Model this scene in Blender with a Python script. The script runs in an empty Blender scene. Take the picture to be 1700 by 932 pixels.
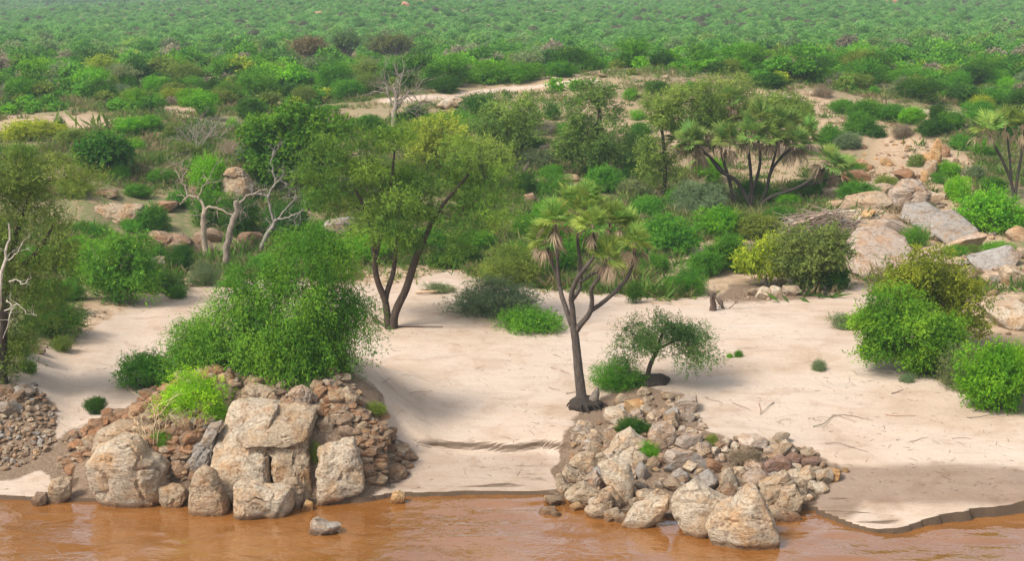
import bpy, math, random
import numpy as np
from mathutils import Vector, Matrix

# ------------------------------------------------------------------ camera, world, sun, exposure
SC = bpy.context.scene
COL = SC.collection
CAM_Z, PITCH, FL = 17.0, math.radians(11.63), 2361.0
cam_data = bpy.data.cameras.new("camera")
cam_data.sensor_width = 36.0
cam_data.lens = FL / 1700.0 * 36.0
cam_data.clip_start, cam_data.clip_end = 0.5, 6000.0
cam = bpy.data.objects.new("camera", cam_data)
cam.location = (0, 0, CAM_Z)
cam.rotation_euler = (math.pi / 2 - PITCH, 0, 0)
COL.objects.link(cam)
SC.camera = cam

SUN_EL, SUN_AZ = math.radians(50), math.radians(236)      # azimuth clockwise from +Y: behind and left of the camera
world = bpy.data.worlds.new("World")
SC.world = world
world.use_nodes = True
wn = world.node_tree
wn.nodes.clear()
sky = wn.nodes.new("ShaderNodeTexSky")
sky.sky_type = 'NISHITA'
sky.sun_disc = False
sky.sun_elevation, sky.sun_rotation = SUN_EL, SUN_AZ
sky.air_density, sky.dust_density = 1.0, 3.0
hs = wn.nodes.new("ShaderNodeHueSaturation")              # a thin overcast veils the blue
hs.inputs["Saturation"].default_value = 0.38
hs.inputs["Value"].default_value = 1.12
bg = wn.nodes.new("ShaderNodeBackground")
bg.inputs["Strength"].default_value = 0.15
wo = wn.nodes.new("ShaderNodeOutputWorld")
wn.links.new(sky.outputs[0], hs.inputs["Color"])
wn.links.new(hs.outputs[0], bg.inputs["Color"])
wn.links.new(bg.outputs[0], wo.inputs["Surface"])
sd = bpy.data.lights.new("sun", 'SUN')
sd.energy, sd.angle, sd.color = 3.1, math.radians(14), (1.0, 0.93, 0.82)
sun = bpy.data.objects.new("sun", sd)
sdir = Vector((math.sin(SUN_AZ) * math.cos(SUN_EL), math.cos(SUN_AZ) * math.cos(SUN_EL), math.sin(SUN_EL)))
sun.rotation_euler = sdir.to_track_quat('Z', 'Y').to_euler()
sun.location = (-40, -40, 80)
COL.objects.link(sun)
SC.view_settings.view_transform = 'Standard'
SC.view_settings.look = 'None'
SC.view_settings.exposure = 0.58
SC.view_settings.gamma = 1.0
SC.cycles.max_bounces = 10
SC.cycles.diffuse_bounces = 5
SC.cycles.glossy_bounces = 2
SC.cycles.transmission_bounces = 6
SC.cycles.volume_bounces = 0
SC.cycles.use_denoising = True
SC.cycles.denoiser = 'OPENIMAGEDENOISE'
SC.cycles.denoising_input_passes = 'RGB_ALBEDO_NORMAL'
SC.cycles.denoising_prefilter = 'ACCURATE'

# ------------------------------------------------------------------ small maths
def hashi(ix, iy, iz, seed):
    n = (ix.astype(np.int64) * 374761393 + iy.astype(np.int64) * 668265263 + iz.astype(np.int64) * 2147483647 + seed * 1274126177) & 0xFFFFFFFF
    n = ((n ^ (n >> 13)) * 1274126177) & 0xFFFFFFFF
    n = ((n ^ (n >> 16)) * 2246822519) & 0xFFFFFFFF
    return ((n ^ (n >> 15)) & 0xFFFFFF) / float(0xFFFFFF)

def vnoise(x, y, z=None, seed=0):
    x = np.asarray(x, float); y = np.asarray(y, float)
    z = np.zeros_like(x) if z is None else np.asarray(z, float)
    ix, iy, iz = np.floor(x), np.floor(y), np.floor(z)
    fx, fy, fz = x - ix, y - iy, z - iz
    fx, fy, fz = fx * fx * (3 - 2 * fx), fy * fy * (3 - 2 * fy), fz * fz * (3 - 2 * fz)
    h = lambda a, b, c: hashi(ix + a, iy + b, iz + c, seed)
    def lay(c):
        a = h(0, 0, c) * (1 - fx) + h(1, 0, c) * fx
        b = h(0, 1, c) * (1 - fx) + h(1, 1, c) * fx
        return a * (1 - fy) + b * fy
    return (lay(0) * (1 - fz) + lay(1) * fz) * 2 - 1

def fbm(x, y, z=None, oct=4, seed=0):
    s, a, f = 0, 0.5, 1.0
    for k in range(oct):
        s = s + a * vnoise(np.asarray(x) * f, np.asarray(y) * f, None if z is None else np.asarray(z) * f, seed + k * 17)
        a *= 0.5; f *= 2.03
    return s

def sstep(a, b, x):
    t = np.clip((x - a) / (b - a), 0, 1)
    return t * t * (3 - 2 * t)

def unit(v):
    return v / np.maximum(np.linalg.norm(v, axis=-1, keepdims=True), 1e-9)

CP, SP = math.cos(PITCH), math.sin(PITCH)
def ray(px, py):
    a, b = (np.asarray(px, float) - 850) / FL, (466 - np.asarray(py, float)) / FL
    return a, CP + SP * b, -SP + CP * b
def at_y(px, py, Y):
    """point of the view ray through a photo pixel where it crosses the plane y = Y"""
    dx, dy, dz = ray(px, py)
    t = Y / dy
    return np.stack([dx * t, np.full_like(t, 1.0) * Y if np.ndim(t) else Y, CAM_Z + dz * t], -1)
def project(X, Y, Z):
    dz = Z - CAM_Z
    d = Y * CP - dz * SP
    u = Y * SP + dz * CP
    d = np.maximum(d, 1.0)
    return 850 + FL * X / d, 466 - FL * u / d
def mpp(Y, Z=1.0):
    """metres per photo pixel at distance Y"""
    return (Y * CP - (Z - CAM_Z) * SP) / FL

# ------------------------------------------------------------------ terrain height
def flat_y(py):
    return CAM_Z / np.tan(PITCH + np.arctan((np.asarray(py, float) - 466) / FL))
SHORE_PX = np.array([-900, -300, 0, 150, 400, 600, 660, 900, 960, 1010, 1120, 1240, 1310, 1345, 1365, 1400, 1440, 1490, 1570, 1700, 2000, 2600], float)
SHORE_PY = np.array([826, 826, 829, 836, 842, 836, 826, 822, 836, 852, 862, 868, 862, 848, 858, 872, 882, 885, 871, 853, 848, 846], float)
SHORE_Y = flat_y(SHORE_PY)
COLS = [
 (-900, [(46, .3), (52, 3.2), (60, 4.5), (75, 5.5), (90, 6.3), (120, 7), (160, 6.5), (250, 6.3), (400, 7.0), (520, 7.8), (600, 7.4), (800, 8), (1800, 75)]),
 (-150, [(46, .25), (50, 1.6), (54, 3.0), (62, 3.4), (75, 4.0), (90, 5.3), (110, 6.4), (130, 6.6), (160, 6.4), (250, 6.3), (400, 7.4), (520, 8.3), (600, 7.8), (800, 8), (1800, 75)]),
 (20,   [(46, .2), (48.5, .35), (52, 1.7), (56, 2.3), (64, 2.4), (73, 2.6), (82, 3.6), (95, 5.2), (112, 6.2), (130, 6.4), (160, 6.3), (250, 6.2), (400, 7.5), (520, 8.6), (600, 8.2), (800, 9), (1800, 75)]),
 (130,  [(46, .2), (50, .5), (56, 1.3), (64, 1.7), (72, 2.0), (80, 3.0), (92, 4.8), (110, 6.2), (130, 6.4), (160, 6.3), (250, 6.2), (400, 7.9), (530, 9.4), (600, 9.0), (800, 9), (1800, 75)]),
 (250,  [(46, .2), (52, .7), (60, 1.2), (70, 1.5), (80, 1.9), (86, 2.6), (95, 4.4), (112, 6.0), (130, 6.3), (160, 6.2), (250, 6.2), (400, 8.3), (550, 10.6), (640, 10.4), (800, 11), (1800, 75)]),
 (400,  [(46, .3), (55, 1.0), (65, 1.2), (80, 1.7), (90, 2.6), (102, 4.4), (118, 5.9), (140, 6.3), (160, 6.2), (250, 6.2), (400, 10.0), (560, 14.6), (700, 18), (1000, 24), (1800, 75)]),
 (600,  [(46, .2), (55, .9), (65, 1.15), (80, 1.45), (92, 2.2), (105, 3.8), (120, 5.6), (140, 6.9), (165, 6.0), (250, 6.3), (400, 10.6), (560, 15.6), (700, 20), (1000, 28), (1800, 80)]),
 (800,  [(46, .2), (55, .9), (65, 1.15), (80, 1.4), (94, 2.1), (108, 3.8), (126, 6.4), (140, 7.9), (152, 7.4), (175, 6.0), (250, 6.1), (400, 9.5), (540, 11.6), (620, 10.8), (800, 10), (1000, 14), (1800, 85)]),
 (1050, [(46, .2), (55, .9), (65, 1.1), (80, 1.35), (94, 1.9), (108, 3.6), (126, 6.9), (138, 8.9), (146, 9.2), (156, 8.2), (185, 6.0), (250, 6.1), (400, 9.3), (540, 10.9), (620, 10.0), (800, 9), (1000, 14), (1800, 85)]),
 (1250, [(45, .2), (55, .9), (65, 1.1), (80, 1.3), (94, 1.9), (110, 2.6), (120, 4.6), (134, 7.7), (144, 8.6), (156, 7.8), (185, 6.1), (250, 6.3), (400, 10.6), (560, 15.6), (700, 20), (1000, 28), (1800, 85)]),
 (1450, [(43, .2), (50, .5), (60, .95), (70, 1.2), (80, 1.5), (92, 2.1), (104, 2.9), (112, 3.7), (124, 5.6), (138, 7.0), (152, 7.2), (185, 6.3), (250, 6.6), (400, 10.8), (560, 16.0), (700, 20), (1000, 28), (1800, 85)]),
 (1600, [(43, .2), (50, .5), (60, 1.0), (70, 1.3), (80, 1.7), (92, 2.2), (104, 2.9), (114, 3.7), (126, 5.1), (140, 6.3), (155, 6.4), (185, 6.3), (250, 6.7), (400, 10.8), (560, 16.0), (700, 20), (1000, 28), (1800, 85)]),
 (1800, [(44, .2), (50, .6), (60, 1.3), (70, 1.7), (80, 2.0), (92, 2.3), (104, 2.8), (118, 3.8), (132, 5.3), (145, 6.0), (160, 6.3), (185, 6.3), (250, 6.8), (400, 10.9), (560, 16.0), (700, 20), (1000, 28), (1800, 85)]),
 (2700, [(44, .3), (52, 1.6), (62, 3), (80, 4), (100, 4.8), (130, 6.2), (160, 6.5), (250, 6.8), (400, 10.9), (560, 16.0), (700, 20), (1000, 28), (1800, 85)]),
]
CU = np.array([c[0] for c in COLS], float)
# local mounds: x, y, rx, ry, height, power
def pxXY(px, Y, z=1.0):
    p = at_y(px, 466, Y)
    return (px - 850) * mpp(Y, z)
MOUNDS = [
 (pxXY(455, 51), 51.4, 4.3, 5.6, 2.25, 4), (pxXY(290, 49), 49.2, 3.2, 3.2, .85, 2.4),
 (pxXY(590, 49), 49.5, 2.3, 3.2, .75, 2.2), (pxXY(1120, 48), 48.2, 4.2, 3.6, .55, 2.4),
 (pxXY(1085, 55), 55.6, 1.6, 2.0, .25, 2), (pxXY(1290, 78), 80.5, 3.2, 2.2, .7, 2.4),
 (pxXY(1450, 92), 93, 3.2, 5.5, .5, 2), (pxXY(1350, 101), 101, 3.5, 3.5, .5, 2),
 (pxXY(1560, 122), 122, 3.4, 5, 1.9, 2), (pxXY(395, 96), 97, 3.6, 4, 1.3, 2), (pxXY(190, 96), 97.5, 4, 2.2, .7, 3),
 (pxXY(690, 86), 87.5, 4.2, 2.4, 1.3, 8), (pxXY(160, 78), 79, 2.6, 3.6, .5, 2),
 (pxXY(905, 112), 113, 3, 3, .7, 2), (pxXY(1130, 62), 64, 14, 9, .22, 2), (pxXY(1500, 60), 61, 6, 6, .3, 2),
]
def height(X, Y):
    X = np.asarray(X, float); Y = np.asarray(Y, float)
    Yc = np.maximum(Y, 30)
    u = 850 + FL * X / (CP * Yc + 16 * SP)
    u = np.clip(u, CU[0], CU[-1])
    H = np.stack([np.interp(Yc, [p[0] for p in c[1]], [p[1] for p in c[1]]) for c in COLS])
    i = np.clip(np.searchsorted(CU, u) - 1, 0, len(CU) - 2)
    t = (u - CU[i]) / (CU[i + 1] - CU[i])
    t = t * t * (3 - 2 * t)
    a = np.take_along_axis(H, i[None], 0)[0]; b = np.take_along_axis(H, (i + 1)[None], 0)[0]
    z = a * (1 - t) + b * t
    for (mx, my, rx, ry, h, pw) in MOUNDS:
        r = (np.abs((X - mx) / rx) ** pw + np.abs((Y - my) / ry) ** pw)
        z = z + h * np.exp(-r * 0.9)
    # undulation
    amp = sstep(70, 110, Y)
    z = z + fbm(X / 9.0, Y / 9.0, oct=4, seed=3) * (0.10 + 0.75 * amp) + fbm(X / 1.7, Y / 1.7, oct=3, seed=9) * (0.035 + 0.11 * amp)
    z = z + fbm(X / 60.0, Y / 60.0, oct=3, seed=21) * 1.6 * sstep(180, 420, Y) + fbm(X / 150.0, Y / 95.0, oct=2, seed=23) * 2.6 * sstep(270, 470, Y)
    # shore
    yw = np.interp(u, SHORE_PX, SHORE_Y) + 0.26 * fbm(X / 1.3, X * 0 + 3.3, oct=5, seed=5)
    d = Y - yw
    lip = 0.14 + 0.05 * fbm(X / 3.0, Y * 0, oct=2, seed=31) + 0.26 * sstep(1470, 1620, u) * (1 + .5 * fbm(X / .9, Y * 0 + 7, oct=3, seed=34))
    scarp = 0.30 * sstep(0.0, 0.25, d - 3.9 - 0.5 * fbm(X / 2.2, Y * 0 + 1.1, oct=3, seed=77)) * sstep(640, 690, u) * (1 - sstep(930, 980, u))
    near = lip + 0.03 * np.maximum(d, 0)
    w = sstep(1.2, 6.0, d)
    w = np.where((u > 120) & (u < 640), np.maximum(w, sstep(0.0, 1.6, d)), w)
    zz = near * (1 - w) + (z - 0.25 * sstep(640, 690, u) * (1 - sstep(930, 980, u))) * w + scarp
    zz = np.where(d < 0, -0.25 - 0.35 * np.minimum(-d, 4.5), zz)
    return zz

G_YS = np.concatenate([np.linspace(38, 130, 800), np.geomspace(130.3, 1500, 600)])
G_PX = np.arange(-120, 1824, 6.0)
def _table():
    dx = (G_PX - 850) / FL                       # columns of equal azimuth: x = Y * k
    K = dx / CP
    return K, np.maximum(height(K[:, None] * G_YS[None], np.repeat(G_YS[None], len(K), 0)), 0.0)
G_K, G_H = _table()
def ground(px, py):
    """world point where the view ray through a photo pixel first meets the terrain"""
    dx, dy, dz = ray(px, py)
    k = dx / dy
    i = int(np.clip(np.searchsorted(G_K, k) - 1, 0, len(G_K) - 2)); f = float(np.clip((k - G_K[i]) / (G_K[i + 1] - G_K[i]), 0, 1))
    gz = G_H[i] * (1 - f) + G_H[i + 1] * f
    d = CAM_Z + dz * (G_YS / dy) - gz
    below = d <= 0
    j = int(np.argmax(below)) if below.any() else len(G_YS) - 1
    Y = G_YS[j]
    if j > 0 and below.any(): Y = G_YS[j - 1] + (G_YS[j] - G_YS[j - 1]) * d[j - 1] / (d[j - 1] - d[j])
    X = k * Y
    return float(X), float(Y), float(max(height(np.array([X]), np.array([Y]))[0], 0.0))

# ------------------------------------------------------------------ mesh building
class MB:
    """collects vertices and faces of one mesh object"""
    def __init__(s):
        s.V, s.F, s.T, s.M, s.n = [], [], [], [], 0
    def add(s, V, F, mat=0, tone=0.5):
        V = np.asarray(V, float).reshape(-1, 3); F = np.asarray(F, np.int64)
        s.V.append(V); s.F.append(F + s.n); s.n += len(V)
        s.T.append(np.full(len(V), tone) if np.ndim(tone) == 0 else np.asarray(tone))
        s.M.append(np.full(len(F), mat, np.int32))
    def mesh(s, name, mats, smooth=False, sharp=0):
        me = bpy.data.meshes.new(name)
        V = np.concatenate(s.V)
        me.vertices.add(len(V)); me.vertices.foreach_set("co", V.astype(np.float32).ravel())
        loops = np.concatenate([f.ravel() for f in s.F]); tot = np.concatenate([np.full(len(f), f.shape[1]) for f in s.F])
        me.loops.add(len(loops)); me.loops.foreach_set("vertex_index", loops.astype(np.int32))
        st = np.concatenate([[0], np.cumsum(tot)[:-1]])
        me.polygons.add(len(tot)); me.polygons.foreach_set("loop_start", st.astype(np.int32))
        me.polygons.foreach_set("material_index", np.concatenate(s.M))
        if smooth is True:
            me.polygons.foreach_set("use_smooth", np.ones(len(tot), bool))
        elif isinstance(smooth, (set, tuple, list)):
            me.polygons.foreach_set("use_smooth", np.isin(np.concatenate(s.M), list(smooth)))
        at = me.attributes.new("tone", 'FLOAT', 'POINT'); at.data.foreach_set("value", np.concatenate(s.T).astype(np.float32))
        for m in mats: me.materials.append(m)
        me.update(calc_edges=True)
        if sharp: me.set_sharp_from_angle(angle=math.radians(sharp))
        return me

def link(name, me, parent=None, loc=None, color=None):
    o = bpy.data.objects.new(name, me); COL.objects.link(o)
    if parent is not None: o.parent = parent
    if loc is not None: o.location = loc
    if color is not None: o.color = (*color, 1.0)
    return o
def tag(o, label, cat, group=None, kind=None):
    if label: o["label"] = label
    if cat: o["category"] = cat
    if group: o["group"] = group
    if kind: o["kind"] = kind
    return o
def empty(name, loc, rz=0.0):
    o = bpy.data.objects.new(name, None); COL.objects.link(o)
    o.location = loc; o.rotation_euler = (0, 0, rz); o.empty_display_size = 0.3
    return o

def tube(mb, pts, rad, sides=6, mat=0, tone=0.5, cap=True, rough=0.0, seed=0):
    P = np.asarray(pts, float); R = np.asarray(rad, float)
    n = len(P)
    T = np.zeros_like(P); T[1:-1] = P[2:] - P[:-2]; T[0] = P[1] - P[0]; T[-1] = P[-1] - P[-2]
    T = unit(T)
    ref = np.array([0.0, 1.0, 0.0]) if abs(T[0, 1]) < 0.9 else np.array([1.0, 0, 0])
    ang = np.linspace(0, 2 * math.pi, sides, endpoint=False)
    rr = np.random.default_rng(seed + n)
    V = []
    a = ref
    for k in range(n):
        a = a - T[k] * np.dot(a, T[k]); a = a / max(np.linalg.norm(a), 1e-9)
        b = np.cross(T[k], a)
        r = R[k] * (1 + rough * rr.uniform(-1, 1, sides))
        V.append(P[k] + (np.cos(ang) * r)[:, None] * a + (np.sin(ang) * r)[:, None] * b)
    V = np.concatenate(V)
    i = np.arange(sides); j = (i + 1) % sides
    F = np.concatenate([np.stack([k * sides + i, k * sides + j, (k + 1) * sides + j, (k + 1) * sides + i], 1) for k in range(n - 1)])
    mb.add(V, F, mat, tone)
    if cap:
        V2 = np.concatenate([V[-sides:], P[-1:] + T[-1:] * R[-1] * 0.6]); F2 = np.stack([i, j, np.full(sides, sides)], 1)
        mb.add(V2, F2, mat, tone)

def smooth_line(pts, rad=None, sub=4):
    """Catmull-Rom through pts"""
    P = np.asarray(pts, float)
    if len(P) < 3:
        t = np.linspace(0, 1, sub + 1)
        out = P[0] + (P[1] - P[0]) * t[:, None]
        return (out, np.interp(t, [0, 1], rad)) if rad is not None else out
    Q = np.concatenate([[2 * P[0] - P[1]], P, [2 * P[-1] - P[-2]]])
    out, s = [], []
    for k in range(len(P) - 1):
        p0, p1, p2, p3 = Q[k:k + 4]
        for t in np.linspace(0, 1, sub, endpoint=False):
            out.append(0.5 * (2 * p1 + (p2 - p0) * t + (2 * p0 - 5 * p1 + 4 * p2 - p3) * t * t + (3 * p1 - p0 - 3 * p2 + p3) * t ** 3)); s.append(k + t)
    out.append(P[-1]); s.append(len(P) - 1)
    out = np.array(out)
    return (out, np.interp(s, np.arange(len(P)), rad)) if rad is not None else out

# ------------------------------------------------------------------ materials
def mat_new(name):
    m = bpy.data.materials.new(name); m.use_nodes = True
    nt = m.node_tree; nt.nodes.clear()
    return m, nt
def N(nt, typ, **kw):
    n = nt.nodes.new(typ)
    for k, v in kw.items():
        if k in n.inputs: n.inputs[k].default_value = v
        else: setattr(n, k, v)
    return n
def ramp(nt, src, stops):
    r = nt.nodes.new("ShaderNodeValToRGB")
    el = r.color_ramp.elements
    while len(el) < len(stops): el.new(0.5)
    for e, (p, c) in zip(el, stops):
        e.position = p; e.color = (*c, 1) if len(c) == 3 else c
    nt.links.new(src, r.inputs[0])
    return r.outputs[0]
def mix(nt, fac, a, b, mode='MIX'):
    m = nt.nodes.new("ShaderNodeMix"); m.data_type = 'RGBA'; m.blend_type = mode
    for s, v in ((0, fac), (6, a), (7, b)):
        if hasattr(v, "default_value") or hasattr(v, "is_linked"): nt.links.new(v, m.inputs[s])
        elif s == 0: m.inputs[0].default_value = v
        else: m.inputs[s].default_value = (*v, 1) if len(v) == 3 else v
    return m.outputs[2]
def math_n(nt, op, a, b=None, clamp=False):
    m = nt.nodes.new("ShaderNodeMath"); m.operation = op; m.use_clamp = clamp
    for s, v in ((0, a), (1, b)):
        if v is None: continue
        if hasattr(v, "is_linked"): nt.links.new(v, m.inputs[s])
        else: m.inputs[s].default_value = v
    return m.outputs[0]
def out_surface(nt, sh):
    o = nt.nodes.new("ShaderNodeOutputMaterial"); nt.links.new(sh, o.inputs["Surface"])

def leaf_material(name, instancer=False):
    m, nt = mat_new(name); L = nt.links
    if instancer:
        a = N(nt, "ShaderNodeAttribute", attribute_type='INSTANCER', attribute_name="tint"); colr = a.outputs["Color"]
    else:
        a = N(nt, "ShaderNodeObjectInfo"); colr = a.outputs["Color"]
    t = N(nt, "ShaderNodeAttribute", attribute_name="tone").outputs["Fac"]
    h = nt.nodes.new("ShaderNodeHueSaturation")
    L.new(colr, h.inputs["Color"])
    L.new(math_n(nt, 'MULTIPLY_ADD', t, -0.045), h.inputs["Hue"]); h.inputs["Hue"].links[0].from_node.inputs[2].default_value = 0.522
    L.new(math_n(nt, 'MULTIPLY_ADD', t, 0.95), h.inputs["Value"]); h.inputs["Value"].links[0].from_node.inputs[2].default_value = 0.55
    p = N(nt, "ShaderNodeBsdfPrincipled", Roughness=0.7); p.inputs["Specular IOR Level"].default_value = 0.12
    tr = nt.nodes.new("ShaderNodeBsdfTranslucent")
    h2 = nt.nodes.new("ShaderNodeHueSaturation"); h2.inputs["Hue"].default_value = 0.485; h2.inputs["Value"].default_value = 1.35
    L.new(h.outputs[0], h2.inputs["Color"]); L.new(h.outputs[0], p.inputs["Base Color"]); L.new(h2.outputs[0], tr.inputs["Color"])
    ms = nt.nodes.new("ShaderNodeMixShader"); ms.inputs[0].default_value = 0.38
    L.new(p.outputs[0], ms.inputs[1]); L.new(tr.outputs[0], ms.inputs[2])
    out_surface(nt, ms.outputs[0])
    return m
M_LEAF = leaf_material("leaf")
M_LEAF_FAR = leaf_material("leaf_far", True)

def bark_material():
    m, nt = mat_new("bark"); L = nt.links
    oi = N(nt, "ShaderNodeObjectInfo")
    tc = nt.nodes.new("ShaderNodeTexCoord")
    mp = N(nt, "ShaderNodeMapping"); mp.inputs["Scale"].default_value = (9, 9, 2.2); L.new(tc.outputs["Object"], mp.inputs[0])
    n1 = N(nt, "ShaderNodeTexNoise", Scale=1.6, Detail=6.0, Roughness=0.65); L.new(mp.outputs[0], n1.inputs["Vector"])
    c = mix(nt, 1.0, oi.outputs["Color"], ramp(nt, n1.outputs[0], [(0.3, (0.45, 0.43, 0.42)), (0.7, (1.5, 1.45, 1.4))]), 'MULTIPLY')
    p = N(nt, "ShaderNodeBsdfPrincipled", Roughness=0.85); p.inputs["Specular IOR Level"].default_value = 0.2
    L.new(c, p.inputs["Base Color"])
    b = N(nt, "ShaderNodeBump", Strength=0.6, Distance=0.03); L.new(n1.outputs[0], b.inputs["Height"]); L.new(b.outputs[0], p.inputs["Normal"])
    out_surface(nt, p.outputs[0])
    return m
M_BARK = bark_material()

def rock_material():
    m, nt = mat_new("rock"); L = nt.links
    oi = N(nt, "ShaderNodeObjectInfo")
    tc = nt.nodes.new("ShaderNodeTexCoord")
    off = nt.nodes.new("ShaderNodeVectorMath"); off.operation = 'MULTIPLY_ADD'
    cmb = nt.nodes.new("ShaderNodeCombineXYZ")
    for k in range(3): L.new(oi.outputs["Random"], cmb.inputs[k])
    L.new(cmb.outputs[0], off.inputs[0]); off.inputs[1].default_value = (57, 31, 83); L.new(tc.outputs["Object"], off.inputs[2])
    v = off.outputs[0]
    big = N(nt, "ShaderNodeTexNoise", Scale=1.1, Detail=5.0, Roughness=0.6, Distortion=0.6); L.new(v, big.inputs["Vector"])
    fine = N(nt, "ShaderNodeTexNoise", Scale=11.0, Detail=8.0, Roughness=0.7); L.new(v, fine.inputs["Vector"])
    st = N(nt, "ShaderNodeMapping"); st.inputs["Scale"].default_value = (0.8, 0.8, 2.4); L.new(v, st.inputs[0])
    rotc = nt.nodes.new("ShaderNodeCombineXYZ"); L.new(math_n(nt, 'MULTIPLY', oi.outputs["Random"], 2.6), rotc.inputs[0]); L.new(math_n(nt, 'MULTIPLY', oi.outputs["Random"], 9.0), rotc.inputs[1]); L.new(rotc.outputs[0], st.inputs["Rotation"])
    strata = N(nt, "ShaderNodeTexNoise", Scale=2.2, Detail=6.0, Roughness=0.62, Distortion=1.2); L.new(st.outputs[0], strata.inputs["Vector"])
    vo = N(nt, "ShaderNodeTexVoronoi", feature='DISTANCE_TO_EDGE', Scale=0.7); 
    wv = nt.nodes.new("ShaderNodeVectorMath"); wv.operation = 'MULTIPLY_ADD'; L.new(big.outputs["Color"], wv.inputs[0]); wv.inputs[1].default_value = (1.6, 1.6, 1.6); L.new(v, wv.inputs[2])
    L.new(wv.outputs[0], vo.inputs["Vector"])
    crack = ramp(nt, vo.outputs["Distance"], [(0.0, (0, 0, 0)), (0.02, (1, 1, 1))])
    tn = N(nt, "ShaderNodeAttribute", attribute_name="tone").outputs["Fac"]
    base = mix(nt, 1.0, oi.outputs["Color"], ramp(nt, tn, [(0.0, (.45, .43, .42)), (0.5, (1, 1, 1)), (1.0, (1.5, 1.5, 1.5))]), 'MULTIPLY')
    c = mix(nt, ramp(nt, big.outputs[0], [(0.44, (0, 0, 0)), (0.66, (.85, .85, .85))]), base, mix(nt, 1.0, base, (1.02, 0.74, 0.48), 'MULTIPLY'))
    c = mix(nt, ramp(nt, strata.outputs[0], [(0.52, (0, 0, 0)), (0.70, (.7, .7, .7))]), c, mix(nt, 1.0, base, (1.30, 1.36, 1.40), 'MULTIPLY'))
    c = mix(nt, 1.0, c, ramp(nt, fine.outputs[0], [(0.30, (0.42, 0.37, 0.32)), (0.45, (0.86, 0.84, 0.82)), (0.53, (1.04, 1.04, 1.04)), (0.72, (1.20, 1.19, 1.18))]), 'MULTIPLY')
    c = mix(nt, 1.0, c, ramp(nt, strata.outputs[0], [(0.32, (0.48, 0.41, 0.35)), (0.43, (0.92, 0.9, 0.88)), (0.48, (1, 1, 1))]), 'MULTIPLY')
    crk = math_n(nt, 'MULTIPLY', ramp(nt, crack, [(0, (.6, .6, .6)), (1, (0, 0, 0))]), ramp(nt, fine.outputs[0], [(0.42, (0, 0, 0)), (0.54, (1, 1, 1))]))
    c = mix(nt, crk, c, (0.13, 0.09, 0.06))
    # wet tide line near the water surface
    geo = nt.nodes.new("ShaderNodeNewGeometry"); sx = nt.nodes.new("ShaderNodeSeparateXYZ"); L.new(geo.outputs["Position"], sx.inputs[0])
    hz = math_n(nt, 'ADD', sx.outputs[2], math_n(nt, 'MULTIPLY', fine.outputs[0], -0.22))
    wet = ramp(nt, hz, [(0.0, (1, 1, 1)), (0.13, (0, 0, 0))])
    c = mix(nt, math_n(nt, 'MULTIPLY', wet, 0.85), c, mix(nt, 1.0, c, (0.50, 0.36, 0.25), 'MULTIPLY'))
    p = N(nt, "ShaderNodeBsdfPrincipled", Roughness=0.82); p.inputs["Specular IOR Level"].default_value = 0.28
    L.new(c, p.inputs["Base Color"])
    hgt = math_n(nt, 'ADD', math_n(nt, 'MULTIPLY', fine.outputs[0], 0.35), math_n(nt, 'ADD', math_n(nt, 'MULTIPLY', strata.outputs[0], 0.35), math_n(nt, 'MULTIPLY', big.outputs[0], 0.6)))
    hgt = math_n(nt, 'ADD', hgt, math_n(nt, 'MULTIPLY', crack, 0.06))
    b = N(nt, "ShaderNodeBump", Strength=1.0, Distance=0.24); L.new(hgt, b.inputs["Height"]); L.new(b.outputs[0], p.inputs["Normal"])
    out_surface(nt, p.outputs[0])
    return m
M_ROCK = rock_material()

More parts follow.
